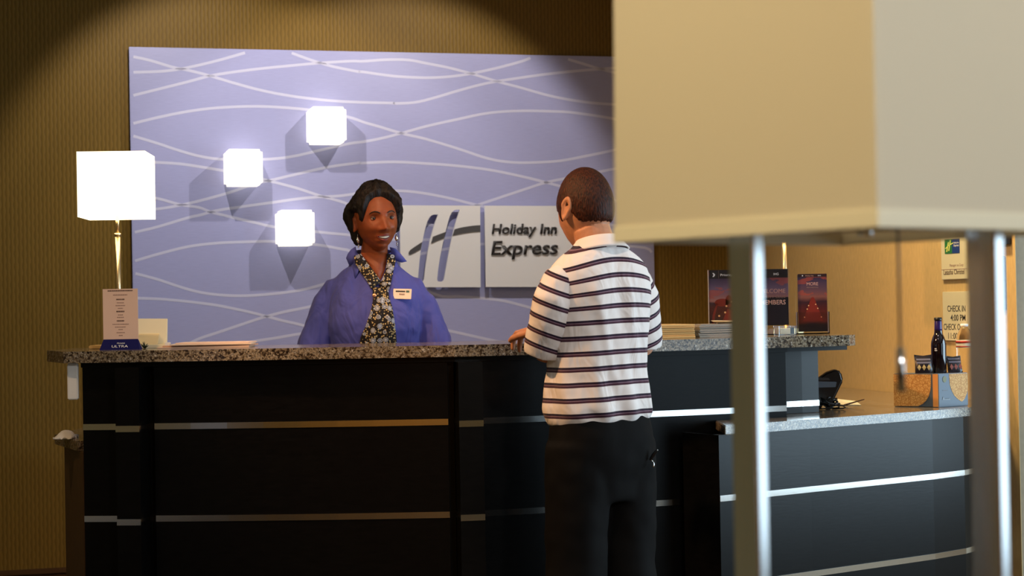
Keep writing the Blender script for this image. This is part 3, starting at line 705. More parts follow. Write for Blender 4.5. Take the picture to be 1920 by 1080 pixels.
b = MB(); b.box(-w_/2-.003,w_/2+.003,-.0045,-.0025,zp-.002,zp+h_+.002); b.box(-w_/2-.003,w_/2+.003,.0035,.0055,0,zp+h_+.002); b.box(-w_/2-.003,w_/2+.003,.0035,.05,0,.003)
b.build('acrylic_frame', M['acrylic'], po)
b = MB(); b.box(-w_/2-.0035,-w_/2-.0022,-.0045,.0055,zp,zp+h_); b.build('frame_edge', M['white'], po)
# acrylic card box beside
p = at(1470,628,6.2); t = thing('card_box', 'low clear acrylic card box between poster and brochure holder', 'box', (at(1472,628,6.09).x,6.09,ZT), TH)
b = MB(); b.box(-.032,.032,-.025,-.022,0,.032); b.box(-.032,.032,.022,.025,0,.032); b.box(-.032,-.029,-.022,.022,0,.032); b.box(.029,.032,-.022,.022,0,.032); b.box(-.029,.029,-.022,.022,0,.003); b.build('clear_tray', M['acrylic'], t)
b = MB(); b.box(-.025,.012,-.018,.018,.0035,.024); b.build('card_pile', M['cream'], t); b = MB(); b.box(.014,.026,-.018,.018,.0035,.026); b.build('dark_card_pile', M['black'], t)
# brochure holder
Yh = 6.19; p0, p1 = at(1495,622,Yh), at(1551,513,Yh); w_, h_ = at(1549,513,Yh).x-at(1495,513,Yh).x, p1.z-p0.z; zp = .012
bh = thing('brochure_holder', 'clear acrylic holder of dark red pier brochures at the counter end', 'brochure holder', ((p0.x+p1.x)/2,Yh,ZT), 0)
zp = p0.z-ZT
b = MB(); b.box(-w_/2-.006,w_/2+.006,-.016,-.0135,0,.078); b.box(-w_/2-.006,-w_/2-.0035,-.0135,.012,0,.078); b.box(w_/2+.0035,w_/2+.006,-.0135,.012,0,.078); b.box(-w_/2-.006,w_/2+.006,-.0135,.03,0,.004); b.box(-w_/2-.006,w_/2+.006,.0095,.012,.004,.16); b.build('acrylic_pocket', M['acrylic'], bh)
M['broch'] = sunset('brochure_sunset', zp, zp+h_, [(0,(.012,.006,.010)),(.12,(.02,.006,.008)),(.18,(.16,.018,.008)),(.36,(.10,.012,.008)),(.52,(.04,.012,.018)),(.60,(.24,.08,.06)),(.72,(.12,.055,.075)),(.88,(.055,.033,.07)),(1,(.035,.018,.035))], 16)
br = None
for i in range(3):
    b = MB(); b.box(-w_/2,w_/2,-.010+i*.005,-.007+i*.005,zp,zp+h_-.002*i); o = b.build('brochure', M['broch'], bh); br = br or o
b = MB(); b.plate([(-.036,zp+.036),(.036,zp+.036),(.006,zp+h_*.575),(.001,zp+h_*.60),(-.006,zp+h_*.575)], -.0106,-.0099); b.build('pier_print', M['red'], br)
b = MB()
for x_, f_ in ((-.030,.25),(.029,.25),(-.020,.39),(.017,.40),(-.015,.45),(.010,.47)): b.plate([(x_+.0022*math.cos(i*.785), zp+h_*f_+.0022*math.sin(i*.785)) for i in range(8)], -.0112,-.0105)
b.build('light_dots', M['dot'], br)
b = MB(); b.box(-w_/2,w_/2,-.0104,-.0098,zp+h_-.011,zp+h_-.0005); b.build('header_band', mat('brochure_header', (.03,.012,.012), .4), br)
text('MORE', 0, zp+h_*.80, .0115, M['pinkish'], br, width=.040, align='C', depth=-.0101, thick=.0003)
text('REWARDING', 0, zp+h_*.755, .0045, M['grey_ink'], br, width=.040, align='C', depth=-.0101, thick=.0003)
text('Priority Club', -.024, zp+h_-.0085, .004, M['pinkish'], br, width=.028, depth=-.0106, thick=.0003)
text('IHG', .020, zp+h_-.0085, .004, M['white'], br, width=.010, depth=-.0106, thick=.0003)
b = MB(); b.plate([(-.037,zp+h_-.004),(-.034,zp+h_-.004),(-.032,zp+h_-.006),(-.034,zp+h_-.0085),(-.037,zp+h_-.0085),(-.035,zp+h_-.006)], -.0111,-.0104); b.build('arrow_mark', M['white'], br)

# ------------------------------------------------------------------ low desk: card terminal, paper, snack box
Yt = 6.22
tc = at(1550,770,Yt); ter = thing('card_terminal', 'black card terminal with a glossy band standing on coiled cords', 'card terminal', (tc.x,Yt,ZL), -.15)
def tp(px, py): 
    q = at(px,py,Yt); return (q.x-tc.x, q.z-ZL)
prof = [tp(1513,756),tp(1559,757),tp(1578,717),tp(1580,713),tp(1576,697),tp(1571,693),tp(1563,693),tp(1549,698),tp(1531,711),tp(1512,716)]
b = MB(); b.plate(prof, -.03, .05); b.build('housing', M['black'], ter, bevel=.006, seg=3)
b = MB(); b.plate([tp(1513,714),tp(1568,715),tp(1566,725),tp(1513,727)], -.033,-.026); b.build('screen_band', mat('grey_screen', (.10,.14,.18), .15, spec=.8), ter, bevel=.001)
b = MB(); b.plate([tp(1512,716),tp(1535,707),tp(1553,708),tp(1556,712),tp(1513,713)], -.0325,-.027); b.build('paper_slot', mat('slot_grey', (.06,.055,.05), .3), ter)
b = MB(); b.ball((0,0,0), .001); 
b = MB()
for k in range(9):
    pts_ = []; a0 = random.random()*6; R1, R2 = random.uniform(.022,.042), random.uniform(.016,.03); hz = random.uniform(.006,.032)
    for i in range(25):
        a = a0+i/24*6.5; pts_.append((.002+R1*math.cos(a)+.006*math.sin(3*a+k), -.012+R2*math.sin(a), max(.0035, hz+.012*math.sin(a*1.3+k))))
    b.tube(pts_, .0026, 8)
b.tube([(.0,-.02,.004),(.03,-.03,.016),(.055,-.03,.014),(.065,-.028,.007),(.055,-.03,.0035),(.02,-.03,.0035)], .0026, 8)
b.tube([(-.02,0,.03),(0,0,.02),(.01,.01,.006)], .012, 8)
b.build('cord', M['black'], ter, smooth=True)
p = at(1585,765,6.45); b = MB(); q = [at(1556,756,6.5),at(1602,758,6.5)]
b.add([(q[0].x-.02,6.45,ZL+.0005),(q[1].x+.005,6.40,ZL+.0005),(q[1].x+.015,6.56,ZL+.0005),(q[0].x-.01,6.6,ZL+.0005),(q[0].x-.02,6.45,ZL+.004),(q[1].x+.005,6.40,ZL+.003),(q[1].x+.015,6.56,ZL+.008),(q[0].x-.01,6.6,ZL+.022)],
  [(3,2,1,0),(4,5,6,7),(0,1,5,4),(1,2,6,5),(2,3,7,6),(3,0,4,7)])
tag(b.build('paper_sheet', M['cream'], None), 'cream paper sheet on the low countertop behind the card terminal', 'paper')
b = MB(); a = at(1583,763,6.36); c = at(1624,752,6.36); b.tube([(a.x,6.36,ZL+.005),(c.x,6.40,ZL+.022)], [.0035,.002], 10, round_ends=True); b.tube([(a.x+.01,6.36,ZL+.0065),(a.x+.012,6.36,ZL+.0068)], .0044, 10)
tag(b.build('pen', mat('brown_pen', (.08,.035,.015), .4), None, smooth=True), 'thin brown pen leaning on the cream paper sheet', 'pen')

# snack box
def road_map():
    m = mat('road_map_print', (.85,.45,.12), .6); nt, N, L, b = nodes(m); v = objco(nt)
    a = new(nt,'ShaderNodeTexVoronoi', feature='DISTANCE_TO_EDGE'); a.inputs['Scale'].default_value = 70; L.new(v, a.inputs['Vector'])
    a2 = new(nt,'ShaderNodeTexVoronoi', feature='DISTANCE_TO_EDGE'); a2.inputs['Scale'].default_value = 140; L.new(v, a2.inputs['Vector'])
    f = math_node(nt,'MINIMUM', math_node(nt,'MULTIPLY', a.outputs['Distance'], 1.0), math_node(nt,'MULTIPLY', a2.outputs['Distance'], .8))
    L.new(ramp(nt, f, [(0,(.50,.22,.05)),(.05,(.52,.23,.05)),(.09,(.74,.43,.14)),(.5,(.68,.38,.12))]), b.inputs['Base Color']); return m
M['map'] = road_map(); M['slate'] = mat('slate_blue_card', (.075,.105,.145), .45); M['orange_card'] = mat('orange_card', (.80,.34,.09), .5)
Yb = 6.20; bc = at(1760,757,Yb); bz = ZL
hbx = at(1760,701,Yb).z-ZL
sb = thing('snack_box', 'map-print cardboard snack box with slate corner on the low countertop', 'box', (bc.x,Yb,ZL), 0)
la, ra = Vector((-.62,.40)), Vector((.70,.42))       # directions of its two visible faces
la.normalize(); ra.normalize()
ll, rl = .165, .145
P0, P1, P3 = Vector((0,0)), la*ll, ra*rl; P2 = P1+P3
wchk = [SW.i @ Vector((bc.x+q.x, Yb+q.y, 0)) for q in (P0,P1,P2,P3)]
dmax = max(q.y for q in wchk)
if dmax > -.012:                                     # keep it clear of the tan wall
    sh = SW.n*-(dmax+.012); sb.location.x += sh.x; sb.location.y += sh.y
b = MB(); b.prism([tuple(P0),tuple(P3),tuple(P2),tuple(P1)], .0005, hbx); box = b.build('carton', M['slate'], sb, bevel=.002)
def onface(o_, d, poly, off, name, m, par):          # poly in (along, up) on a face that starts at o_ and runs along d
    nrm = Vector((d.y,-d.x)); 
    if nrm.y > 0: nrm = -nrm
    b = MB(); n = len(poly); vs = []
    for k in (off, -.0004):
        vs += [(o_.x+d.x*a+nrm.x*k, o_.y+d.y*a+nrm.y*k, z) for a, z in poly]
    b.add(vs, [tuple(range(n)), tuple(range(2*n-1,n-1,-1))]+[(i,i+n,(i+1)%n+n,(i+1)%n) for i in range(n)]); return b.build(name, m, par)
arc = [(ll-.001,.003),(.066,.003)]+[(.030+.04*math.sin(a)*.9+.0, hbx-.002-(hbx-.006)*math.cos(a*.98)) for a in []]
left_map = [(ll-.001,.003),(.075,.004),(.058,.012),(.045,.024),(.036,.038),(.030,.056),(.027,.075),(.026,hbx-.002),(ll-.001,hbx-.002)]
onface(P0, la, left_map, .0008, 'map_print', M['map'], sb)
right_map = [(.052,hbx-.002),(.055,.080),(.062,.060),(.075,.040),(.092,.026),(.112,.016),(.125,.024),(.138,.045),(rl-.001,.06),(rl-.001,hbx-.002)]
onface(P0, ra, right_map, .0008, 'map_print', M['map'], sb)
onface(P0, la, [(.001,.002),(.020,.002),(.020,hbx-.001),(.001,hbx-.001)], .0010, 'corner_stripe', M['orange_card'], sb)
onface(P0, ra, [(.030+.0095*math.cos(a), hbx-.020+.0115*math.sin(a)) for a in [2*math.pi*i/14 for i in range(14)]], .0012, 'olive_seal', mat('olive_seal', (.16,.15,.05), .5), sb)
for (a0,a1,z) in ((.020,.044,.058),): onface(P0, ra, [(a0,z),(a1,z),(a1,z+.0025),(a0,z+.0025)], .0011, 'rule_print', M['darkgrey'], sb)
onface(P0, ra, [(.018,.026)]+[(.018+.003*i, .026+(.005 if i%2 else .001)+(.006 if i in (1,2) else 0)) for i in range(1,13)]+[(.054,.0245)], .0011, 'script_print', mat('script_grey', (.22,.25,.28), .5), sb)
zt_ = ZL+hbx
def inbox(px, Yy=None, f=(.35,.5)): pass
ctr = Vector((sb.location.x,sb.location.y))
def bottle(name, x, y, z, prof, m, lab, cat):
    t = thing(name, lab, cat, (x,y,z)); b = MB(); b.lathe(prof, 28); b.build('body', m, t, smooth=True); return t
def perp(px, Yy): return U(px)*Yy
xb, yb = at(1761,700,6.27).x, 6.27
hb = at(1761,595,6.27).z-zt_
bt = bottle('glass_bottle', xb, yb, zt_, [(.005,0),(.025,.0),(.027,.004),(.027,hb*.50),(.026,hb*.56),(.021,hb*.64),(.0155,hb*.70),(.0135,hb*.78),(.0122,hb*.96)], mat('dark_glass', (.006,.002,.004), .08, spec=.7), 'dark brown glass bottle with purple neck on the snack box', 'bottle')
b = MB(); b.lathe([(.0142,hb*.765),(.0138,hb*.80),(.0128,hb*.93),(.0124,hb*.935)], 24); b.build('neck_label', mat('purple_foil', (.025,.010,.12), .3), bt, smooth=True)
b = MB(); b.lathe([(.0138,hb*.945),(.0142,hb*.95),(.0138,hb*.995),(.010,hb)], 20); b.build('cap', M['black'], bt, smooth=True)
b = MB(); 
for z_, w2 in ((.40,.35),(.43,.28)):
    ring = [((.0274)*math.cos(a),(.0274)*math.sin(a)) for a in [-2.35+w2*i/4 for i in range(5)]]
    b.add([(x,y,hb*z_) for x,y in ring]+[(x,y,hb*(z_+.02)) for x,y in ring], [(i,i+1,6+i,5+i) for i in range(4)])
b.build('label_print', M['tile'], bt)
def snack(x, y, rz, lab, w=.062, h=.062, red=False):
    t = thing('snack_bag', lab, 'snack packet', (x,y,zt_), rz, 'dark snack packets on the snack box')
    n = 8; R = []
    b = MB()
    for s_ in (-1,1):
        R = []
        for i in range(n+1):
            for j in range(n+1):
                u, v = i/n-.5, j/n; th = .011*max(0,(1-(2*u)**4))*math.sin(math.pi*min(1,v*1.05))*s_
                R.append(((u*w*(1-.10*(.5-abs(v-.5)))), th+(.004*(v-.5))+.012*v, v*h*(1-.0)+.001+ (.004*abs(u)*2 if j==n else 0)))
        b.add(R, [(i*(n+1)+j,(i+1)*(n+1)+j,(i+1)*(n+1)+j+1,i*(n+1)+j+1) for i in range(n) for j in range(n)])
    b.build('bag', mat('dark_foil', (.014,.007,.010), .35), t, smooth=True)
    f = lambda z: -.0102*math.sin(math.pi*min(1,z/h*1.05))+(.004*(z/h-.5))+.012*z/h-.0015
    b = MB()
    for z0 in (.036,.047): b.add([(-w*.4,f(z0),z0),(w*.4,f(z0),z0),(w*.4,f(z0+.006),z0+.006),(-w*.4,f(z0+.006),z0+.006)], [(0,1,2,3)])
    b.build('band_print', mat('grey_print', (.12,.11,.15), .4), t)
    for i in range(3):
        x0 = (i-1)*.017; z0 = .022; b = MB(); b.add([(x0-.007,f(z0)-.0006,z0),(x0,f(z0-.011)-.0006,z0-.011),(x0+.007,f(z0)-.0006,z0),(x0,f(z0+.011)-.0006,z0+.011)], [(0,1,2,3)])
        b.build('diamond_print', mat('gold_print', (.55,.38,.14), .5) if not red else mat('red_print', (.25,.05,.03), .5), t)
    return t
xs, ys = at(1738,700,6.25).x, 6.245
snack(xs-.012, ys, -.05, 'dark snack packet with gold diamonds leaning left of the glass bottle')
snack(at(1790,700,6.27).x, 6.262, .25, 'dark snack packet leaning right of the glass bottle', .058, .056, True)
xw, yw = at(1811,700,6.31).x, 6.318; hw = at(1811,607,6.31).z-zt_
wb_ = thing('water_bottle', 'clear plastic water bottle with red and white label by the snack packet', 'bottle', (xw,yw,zt_))
dw = (SW.i @ Vector((xw,yw,0))).y
if dw > -.036: sh = SW.n*-(dw+.036); wb_.location.x += sh.x; wb_.location.y += sh.y
b = MB(); b.lathe([(.01,.001),(.026,.0),(.030,.005),(.0285,.03),(.030,.05),(.0285,.07),(.030,.09),(.0295,hw*.66),(.027,hw*.76),(.018,hw*.88),(.012,hw*.92),(.012,hw*.95)], 28); b.build('body', mat('clear_plastic', (.97,.95,.9), .08, trans=1, ior=1.12), wb_, smooth=True)
b = MB(); b.lathe([(.0303,.088),(.0306,.089),(.0302,hw*.66),(.0298,hw*.662)], 28); wl_ = b.build('label_wrap', mat('label_white', (.75,.68,.52), .5), wb_, smooth=True)
for z0, z1 in ((.090,.094),(hw*.60,hw*.65)):
    b = MB(); b.lathe([(.0304,z0),(.0309,z0),(.0309,z1),(.0304,z1)], 28); b.build('red_band', mat('label_red', (.5,.04,.02), .5), wl_, smooth=True)
b = MB(); b.lathe([(.0135,hw*.945),(.0138,hw*.95),(.0138,hw*.995),(.010,hw)], 20); b.build('cap', M['white'], wb_, smooth=True)

# ------------------------------------------------------------------ signs on the tan wall
def wall_thing(name, lab, cat, px0, py0, px1, py1):
    a, zt = SW.hit(px0,py0); c, zb = SW.hit(px1,py1)
    t = thing(name, lab, cat, SW.m @ Vector(((a+c)/2,0,(zt+zb)/2)), TH-math.pi/2); return t, abs(c-a), abs(zt-zb)
M['plaque'] = mat('cream_plaque', (.66,.60,.40), .4)
t, w_, h_ = wall_thing('manager_plaque', 'cream wall plaque with green and blue hotel logo above the check-in sign', 'sign', 1768, 440, 1819, 523)
b = MB(); b.box(-w_/2,w_/2,-.010,-.001,-h_/2,h_/2); b.build('plate', M['plaque'], t, bevel=.002)
a0, zl1 = SW.hit(1776,449); a1, zl0 = SW.hit(1804,474); o_ = SW.i @ t.location
lx0, lx1, lz0, lz1 = a0-o_.x, a1-o_.x, zl0-o_.z, zl1-o_.z; lm = (lx0+lx1)/2
b = MB(); b.box(lx0,lm,-.0115,-.0095,lz0,lz1); b.build('logo_green', mat('logo_green', (.02,.17,.03), .4), t)
b = MB(); b.box(lm,lx1,-.0115,-.0095,lz0,(lz0+lz1)/2-.004); b.box(lm,lx1,-.0115,-.0095,(lz0+lz1)/2-.004,lz1); b.build('logo_blue', mat('logo_blue', (.01,.04,.20), .4), t)
cw, chh = lm-lx0, lz1-lz0
b = MB()
for s_ in (0,.28): b.plate([(lx0+cw*(.22+s_),lz0+chh*(.12+s_*.2)),(lx0+cw*(.36+s_),lz0+chh*(.12+s_*.2)),(lx0+cw*(.62+s_),lz0+chh*(.80+s_*.5)),(lx0+cw*(.50+s_),lz0+chh*(.80+s_*.5))], -.0125,-.011)
b.plate([(lx0+cw*.08,lz0+chh*.36),(lx0+cw*.12,lz0+chh*.33),(lx0+cw*.5,lz0+chh*.50),(lx0+cw*1.2,lz0+chh*.68),(lx0+cw*1.2,lz0+chh*.75),(lx0+cw*.5,lz0+chh*.58)], -.0125,-.011)
b.build('logo_emblem', mat('logo_lime', (.75,.80,.20), .4), t)
text('Holiday Inn', lm+cw*.25, lz0+chh*.66, chh*.14, M['white'], t, width=cw*.68, depth=-.0116, thick=.0004, shear=.15)
text('Express', lm+cw*.25, lz0+chh*.46, chh*.16, M['white'], t, width=cw*.68, depth=-.0116, thick=.0004, shear=.15)
q0 = SW.hit(1785,500); q1 = SW.hit(1811,500)
text('Manager on Duty', q0[0]-o_.x, q0[1]-o_.z, .011, M['grey_ink'], t, width=q1[0]-q0[0], depth=-.0101, thick=.0004)
q0 = SW.hit(1774,515); q1 = SW.hit(1813,515)
text('Latasha Christel', q0[0]-o_.x, q0[1]-o_.z, .020, M['dark_ink'], t, width=q1[0]-q0[0], depth=-.0106, thick=.0004)
b = MB(); q = SW.hit(1790,505)[1]-o_.z; b.box(-w_/2+.002,w_/2-.002,-.0106,-.0095,q-.001,q+.001); b.build('name_slot_edge', M['grey_ink'], t)
t, w_, h_ = wall_thing('checkin_sign', 'cream check-in and check-out times sign on the tan wall', 'sign', 1771, 547, 1830, 640)
b = MB(); b.box(-w_/2,w_/2,-.010,-.001,-h_/2,h_/2); b.build('plate', M['plaque'], t, bevel=.002)
o_ = SW.i @ t.location
for s_, py, x0 in (('CHECK IN',586,1781),('4:00 PM',603,1787),('CHECK OUT',620,1774),('11:00 AM',637,1783)):
    q0 = SW.hit(x0,py); q1 = SW.hit(1815,py); qh = SW.hit(1800,py-12)[1]-SW.hit(1800,py)[1]
    text(s_, q0[0]-o_.x, q0[1]-o_.z+.004, qh, M['ink'], t, width=q1[0]-q0[0], depth=-.0101, thick=.0004, bold=.008)
t, w_, h_ = wall_thing('ownership_sign', 'blue wall sign with white lettering beside the right lamp post', 'sign', 1836, 483, 1888, 581)
b = MB(); b.box(-w_/2,w_/2,-.010,-.001,-h_/2,h_/2); b.build('plate', mat('royal_blue', (.010,.035,.17), .35), t, bevel=.002)
o_ = SW.i @ t.location
for s_, py, x0, c_ in (('Owned by',532,1858,.010),('Country',545,1848,.017),('IT, LLC',554,1858,.017),('Operated by',562,1850,.010),('gs, Inc.',572,1862,.016)):
    q0 = SW.hit(x0,py); q1 = SW.hit(1882.5,py); text(s_, q0[0]-o_.x, q0[1]-o_.z, c_, M['white'], t, width=q1[0]-q0[0], depth=-.0101, thick=.0004, bold=.008)
t, w_, h_ = wall_thing('picture_frame', 'black picture frame above the blue wall sign', 'picture frame', 1838, 380, 1897, 457)
b = MB(); f_ = .05
b.box(-w_/2,w_/2,-.025,-.001,-h_/2,-h_/2+f_); b.box(-w_/2,w_/2,-.025,-.001,h_/2-f_,h_/2); b.box(-w_/2,-w_/2+f_,-.025,-.001,-h_/2+f_,h_/2-f_); b.box(w_/2-f_,w_/2,-.025,-.001,-h_/2+f_,h_/2-f_); b.build('frame', M['ink'], t)
b = MB(); b.box(-w_/2+f_,w_/2-f_,-.010,-.002,-h_/2+f_,h_/2-f_); b.build('mat_board', M['cream'], t)

# ------------------------------------------------------------------ people
def sstep(a, b_, x):
    t = max(0., min(1., (x-a)/(b_-a))); return t*t*(3-2*t)
def G(x, s): return math.exp(-(x/s)**2)
def head_point(n, fem):
    """n: unit direction (x to the person's right, y forward, z up) -> point on the head, metres from its centre"""
    x, y, z = n
    P = Vector((x*.0755, y*.094, z*.113))
    if z < 0:
        k = -z
        P.x *= 1-(.33 if fem else .32)*k**1.7
        if y > 0: P.y *= 1-.10*k*k; P.y += .020*k*k*sstep(0,.5,y)
        else: P.y *= 1.05-.40*sstep(.12,.95,k)
    else:
        P.x *= 1+.03*math.sin(z*math.pi)
        if y < 0: P.y *= 1.05
    ax = abs(P.x)
    if y > .1:
        f = sstep(.1,.45,y); zz = P.z; d = 0
        d += .0055*G(zz-.022,.010)*G(ax-.026,.022)                              # brow
        d -= .0125*G(zz-.003,.0125)*G(ax-.031,.0155)                            # eye sockets
        wd = 1.28 if fem else 1.0
        d += .0195*G(P.x,.0085*wd)*sstep(.020,-.030,zz)*sstep(-.052,-.040,zz)      # nose ridge
        d += .0095*G(P.x,.0125*wd)*G(zz+.036,.0095)                                # nose tip
        d += .0085*G(ax-.0125*wd,.0070)*G(zz+.039,.0080)                           # nostrils
        d += (.0085 if fem else .0050)*G(ax-.040,.016)*G(zz+.034,.014)
        d -= (.003 if fem else 0)*G(ax-.028,.006)*G(zz+.056,.016)                              # cheeks
        d += .0060*G(P.x,.024)*G(zz+.0605,.0060)                                # lips
        d += .0065*G(P.x,.020)*G(zz+.0765,.0065)
        d -= .0035*G(P.x,.024)*G(zz+.068,.0032)
        d -= .0040*G(P.x,.022)*G(zz+.0875,.0050)
        d += .0060*G(P.x,.020)*G(zz+.102,.012)                                  # chin
        P.y += d*f
    return P
def sphere_dirs(nu=96, nv=72):
    D = []
    for i in range(nv+1):
        a = math.pi*i/nv
        for j in range(nu):
            q = 2*math.pi*j/nu
            D.append(Vector((math.sin(a)*math.cos(q), math.sin(a)*math.sin(q), math.cos(a))) if 0 < i < nv else Vector((.001*math.cos(q),.001*math.sin(q),1 if i == 0 else -1)).normalized())
    return D, nu, nv
def grid_faces(nu, nv):
    return [(i*nu+j, i*nu+(j+1)%nu, (i+1)*nu+(j+1)%nu, (i+1)*nu+j) for i in range(nv) for j in range(nu)]
def head_mb(b, mtx, fem, ez=-.012, es=1.0):
    D, nu, nv = sphere_dirs(); vs = [mtx @ head_point(d, fem) for d in D]
    fs = grid_faces(nu,nv); fs += [tuple(range(nu))[::-1], tuple(nv*nu+j for j in range(nu))]
    b.add(vs, [f[::-1] for f in fs])
    for s in (-1,1):                                                            # ears
        pts = []; e = Matrix.Translation((s*.0725,-.012,ez)) @ Matrix.Scale(es,4) @ Matrix.Rotation(s*-.30,4,'Z') @ Matrix.Rotation(.15,4,'X')
        ring = []
        for (sc, dx) in ((.35,-.006),(.8,-.002),(1.0,.004),(.93,.0085),(.70,.0095),(.5,.006)):
            r = []
            for k in range(16):
                a = 2*math.pi*k/16; zz = math.sin(a)*.031*sc; yy = math.cos(a)*.0175*sc*(1.12 if math.sin(a) > 0 else .80)
                r.append(mtx @ (e @ Vector((s*(dx+.004*(1 if yy<0 else 0)*sc), yy-.004*math.sin(a), zz))))
            ring.append(r)
        b.loft(ring)
def hand_mb(b, wrist, d, n, side, curl=.5, sc=1.0):
    """palm and five fingers; d = direction of the hand, n = back of the hand, side = +1 when the thumb lies towards d x n"""
    d = d.normalized(); n = (n-d*n.dot(d)).normalized(); t = d.cross(n)*side
    def p(a, l, h): return wrist+d*a*sc+t*l*sc+n*h*sc
    b.tube([p(-.02,0,0),p(.01,0,0),p(.045,.002,0),(p(.080,0,.001)),p(.092,0,0)], [(.020*sc,.028*sc),(.018*sc,.031*sc),(.0165*sc,.040*sc),(.0145*sc,.042*sc),(.010*sc,.038*sc)], 16, up=n)
    for i, (l, L, r) in enumerate(((.031,.070,.0088),(.0105,.079,.0092),(-.0105,.073,.0088),(-.031,.057,.0078))):
        q = p(.074,l,0); P = [q]; dd = d.copy(); a = 0
        P.append(p(.092,l*1.03,.001))
        for s_, c in ((.45,.35),(.32,.75),(.25,.55)):
            a += c*curl; dir_ = d*math.cos(a)-n*math.sin(a); dir_ = (dir_+t*l*1.6).normalized(); P.append(P[-1]+dir_*L*s_*sc)
        b.tube(P, [r*sc*1.05,r*sc*1.1,r*sc,r*sc*.92,r*sc*.75], 10, round_ends=True)
    P = [p(.015,.022,-.004), p(.038,.044,-.010), p(.062,.056,-.016), p(.084,.057,-.022)]
    b.tube(P, [.0125*sc,.0115*sc,.0098*sc,.0080*sc], 10, round_ends=True)
def ring(c, rx, ry, n=48, p=2.3, m=None):
    r = []
    for j in range(n):
        a = 2*math.pi*j/n; ca, sa = math.cos(a), math.sin(a)
        v = Vector((c[0]+rx*math.copysign(abs(ca)**(2/p),ca), c[1]+ry*math.copysign(abs(sa)**(2/p),sa), c[2])); r.append(m @ v if m else v)
    return r
def smooth_rings(R, k=4):                              # R: list of tuples; Catmull-Rom between them
    out = []
    for i in range(len(R)-1):
        a, b_, c, d = R[max(i-1,0)], R[i], R[i+1], R[min(i+2,len(R)-1)]
        for j in range(k):
            t = j/k; out.append(tuple(.5*((2*b_[q])+(c[q]-a[q])*t+(2*a[q]-5*b_[q]+4*c[q]-d[q])*t*t+(3*b_[q]-a[q]-3*c[q]+d[q])*t**3) for q in range(len(a))))
    return out+[R[-1]]
def leg_pts(s, hipx, hipz, kx, ky, fx, fy): return [Vector((s*hipx,0,hipz)), Vector((s*kx,ky,hipz*.56)), Vector((s*fx,fy,.085))]
def body_mesh(fem, HM, neck, arms, hip, voxel=.0028, skin_extra=None, torso=None, legs=None):
    b = MB(); head_mb(b, HM, fem, *((-.012,1.0) if fem else (.000,1.16)))
    b.tube([p for p,_ in neck], [r for _,r in neck], 28)
    b.loft([ring((0,y,z),rx,ry,32) for z,rx,ry,y in smooth_rings(torso,3)])
    for (sh, el, wr, hd, bk, side, curl) in arms:
        f = .85 if fem else 1.0
        b.tube([sh, sh.lerp(el,.5), el, el.lerp(wr,.35), wr], [.046*f,.043*f,.037*f,.038*f,.026*f], 20, round_ends=True)
        hand_mb(b, wr, hd, bk, side, curl, .92 if fem else 1.0)
    for L in legs:
        b.tube(L, [.075,.05,.042], 20, round_ends=True)
        t = L[-1]; b.tube([t+Vector((0,-.035,-.035)), t+Vector((0,.03,-.045)), t+Vector((0,.075,-.052)), t+Vector((0,.105,-.058))], [.034,.034,.026,.016], 16, round_ends=True)
    return remesh(b.mesh('body', M['skin']), voxel, 1)
def skin(name, col, rough=.5):
    m = mat(name, col, rough, spec=.4); m.node_tree.nodes['Principled BSDF'].inputs['Subsurface Weight'].default_value = .08
    m.node_tree.nodes['Principled BSDF'].inputs['Subsurface Radius'].default_value = (.01,.004,.002)
    nt, N, L, b = nodes(m); n = new(nt,'ShaderNodeTexNoise'); n.inputs['Scale'].default_value = 60; L.new(objco(nt), n.inputs[0])
    L.new(ramp(nt, n.outputs[0], [(.3, tuple(c*.9 for c in col)), (.7, tuple(min(1,c*1.08) for c in col))]), b.inputs['Base Color']); return m
def shell(name, HM, fem, offset_fn, m, parent, nu=160, nv=110):
    """hair: a skin over the head; offset_fn(dir) gives its height above the scalp, below zero where there is none"""
    D, nu, nv = sphere_dirs(nu, nv); vs = []; off = []
    for d in D:
        p = head_point(d, fem); o = offset_fn(d, p); off.append(o)
        n = Vector((p.x/.0755**2, p.y/.094**2, p.z/.113**2)).normalized(); vs.append(HM @ (p+n*max(o,-.006)))
    fs = [f[::-1] for f in grid_faces(nu,nv) if max(off[i] for i in f) > -.004]
    used = sorted({i for f in fs for i in f}); mp = {k:i for i,k in enumerate(used)}
    me = bpy.data.meshes.new(name); me.from_pydata([vs[i] for i in used], [], [[mp[i] for i in f] for f in fs]); me.materials.append(m)
    me.polygons.foreach_set('use_smooth', [True]*len(me.polygons)); return link(name, me, parent)
def hair_mat(name, col, hl, sc=220):
    m = mat(name, col, .55, spec=.25); nt, N, L, b = nodes(m)
    n = new(nt,'ShaderNodeTexNoise'); n.inputs['Scale'].default_value = sc; n.inputs['Detail'].default_value = 3; L.new(objco(nt,(1,1,.22)), n.inputs[0])
    L.new(ramp(nt, n.outputs[0], [(.35,col),(.75,hl)]), b.inputs['Base Color']); bump(nt, n.outputs[0], .7, .004, b); return m
def bake(me, mtx):
    for v in me.vertices: v.co = mtx @ v.co
    return me
def cloth_displace(me, fn):
    me.update(); co = [v.co.copy() for v in me.vertices]; no = [v.normal.copy() for v in me.vertices]
    for v, c, n in zip(me.vertices, co, no): v.co = c+n*fn(c, n)
    me.update()
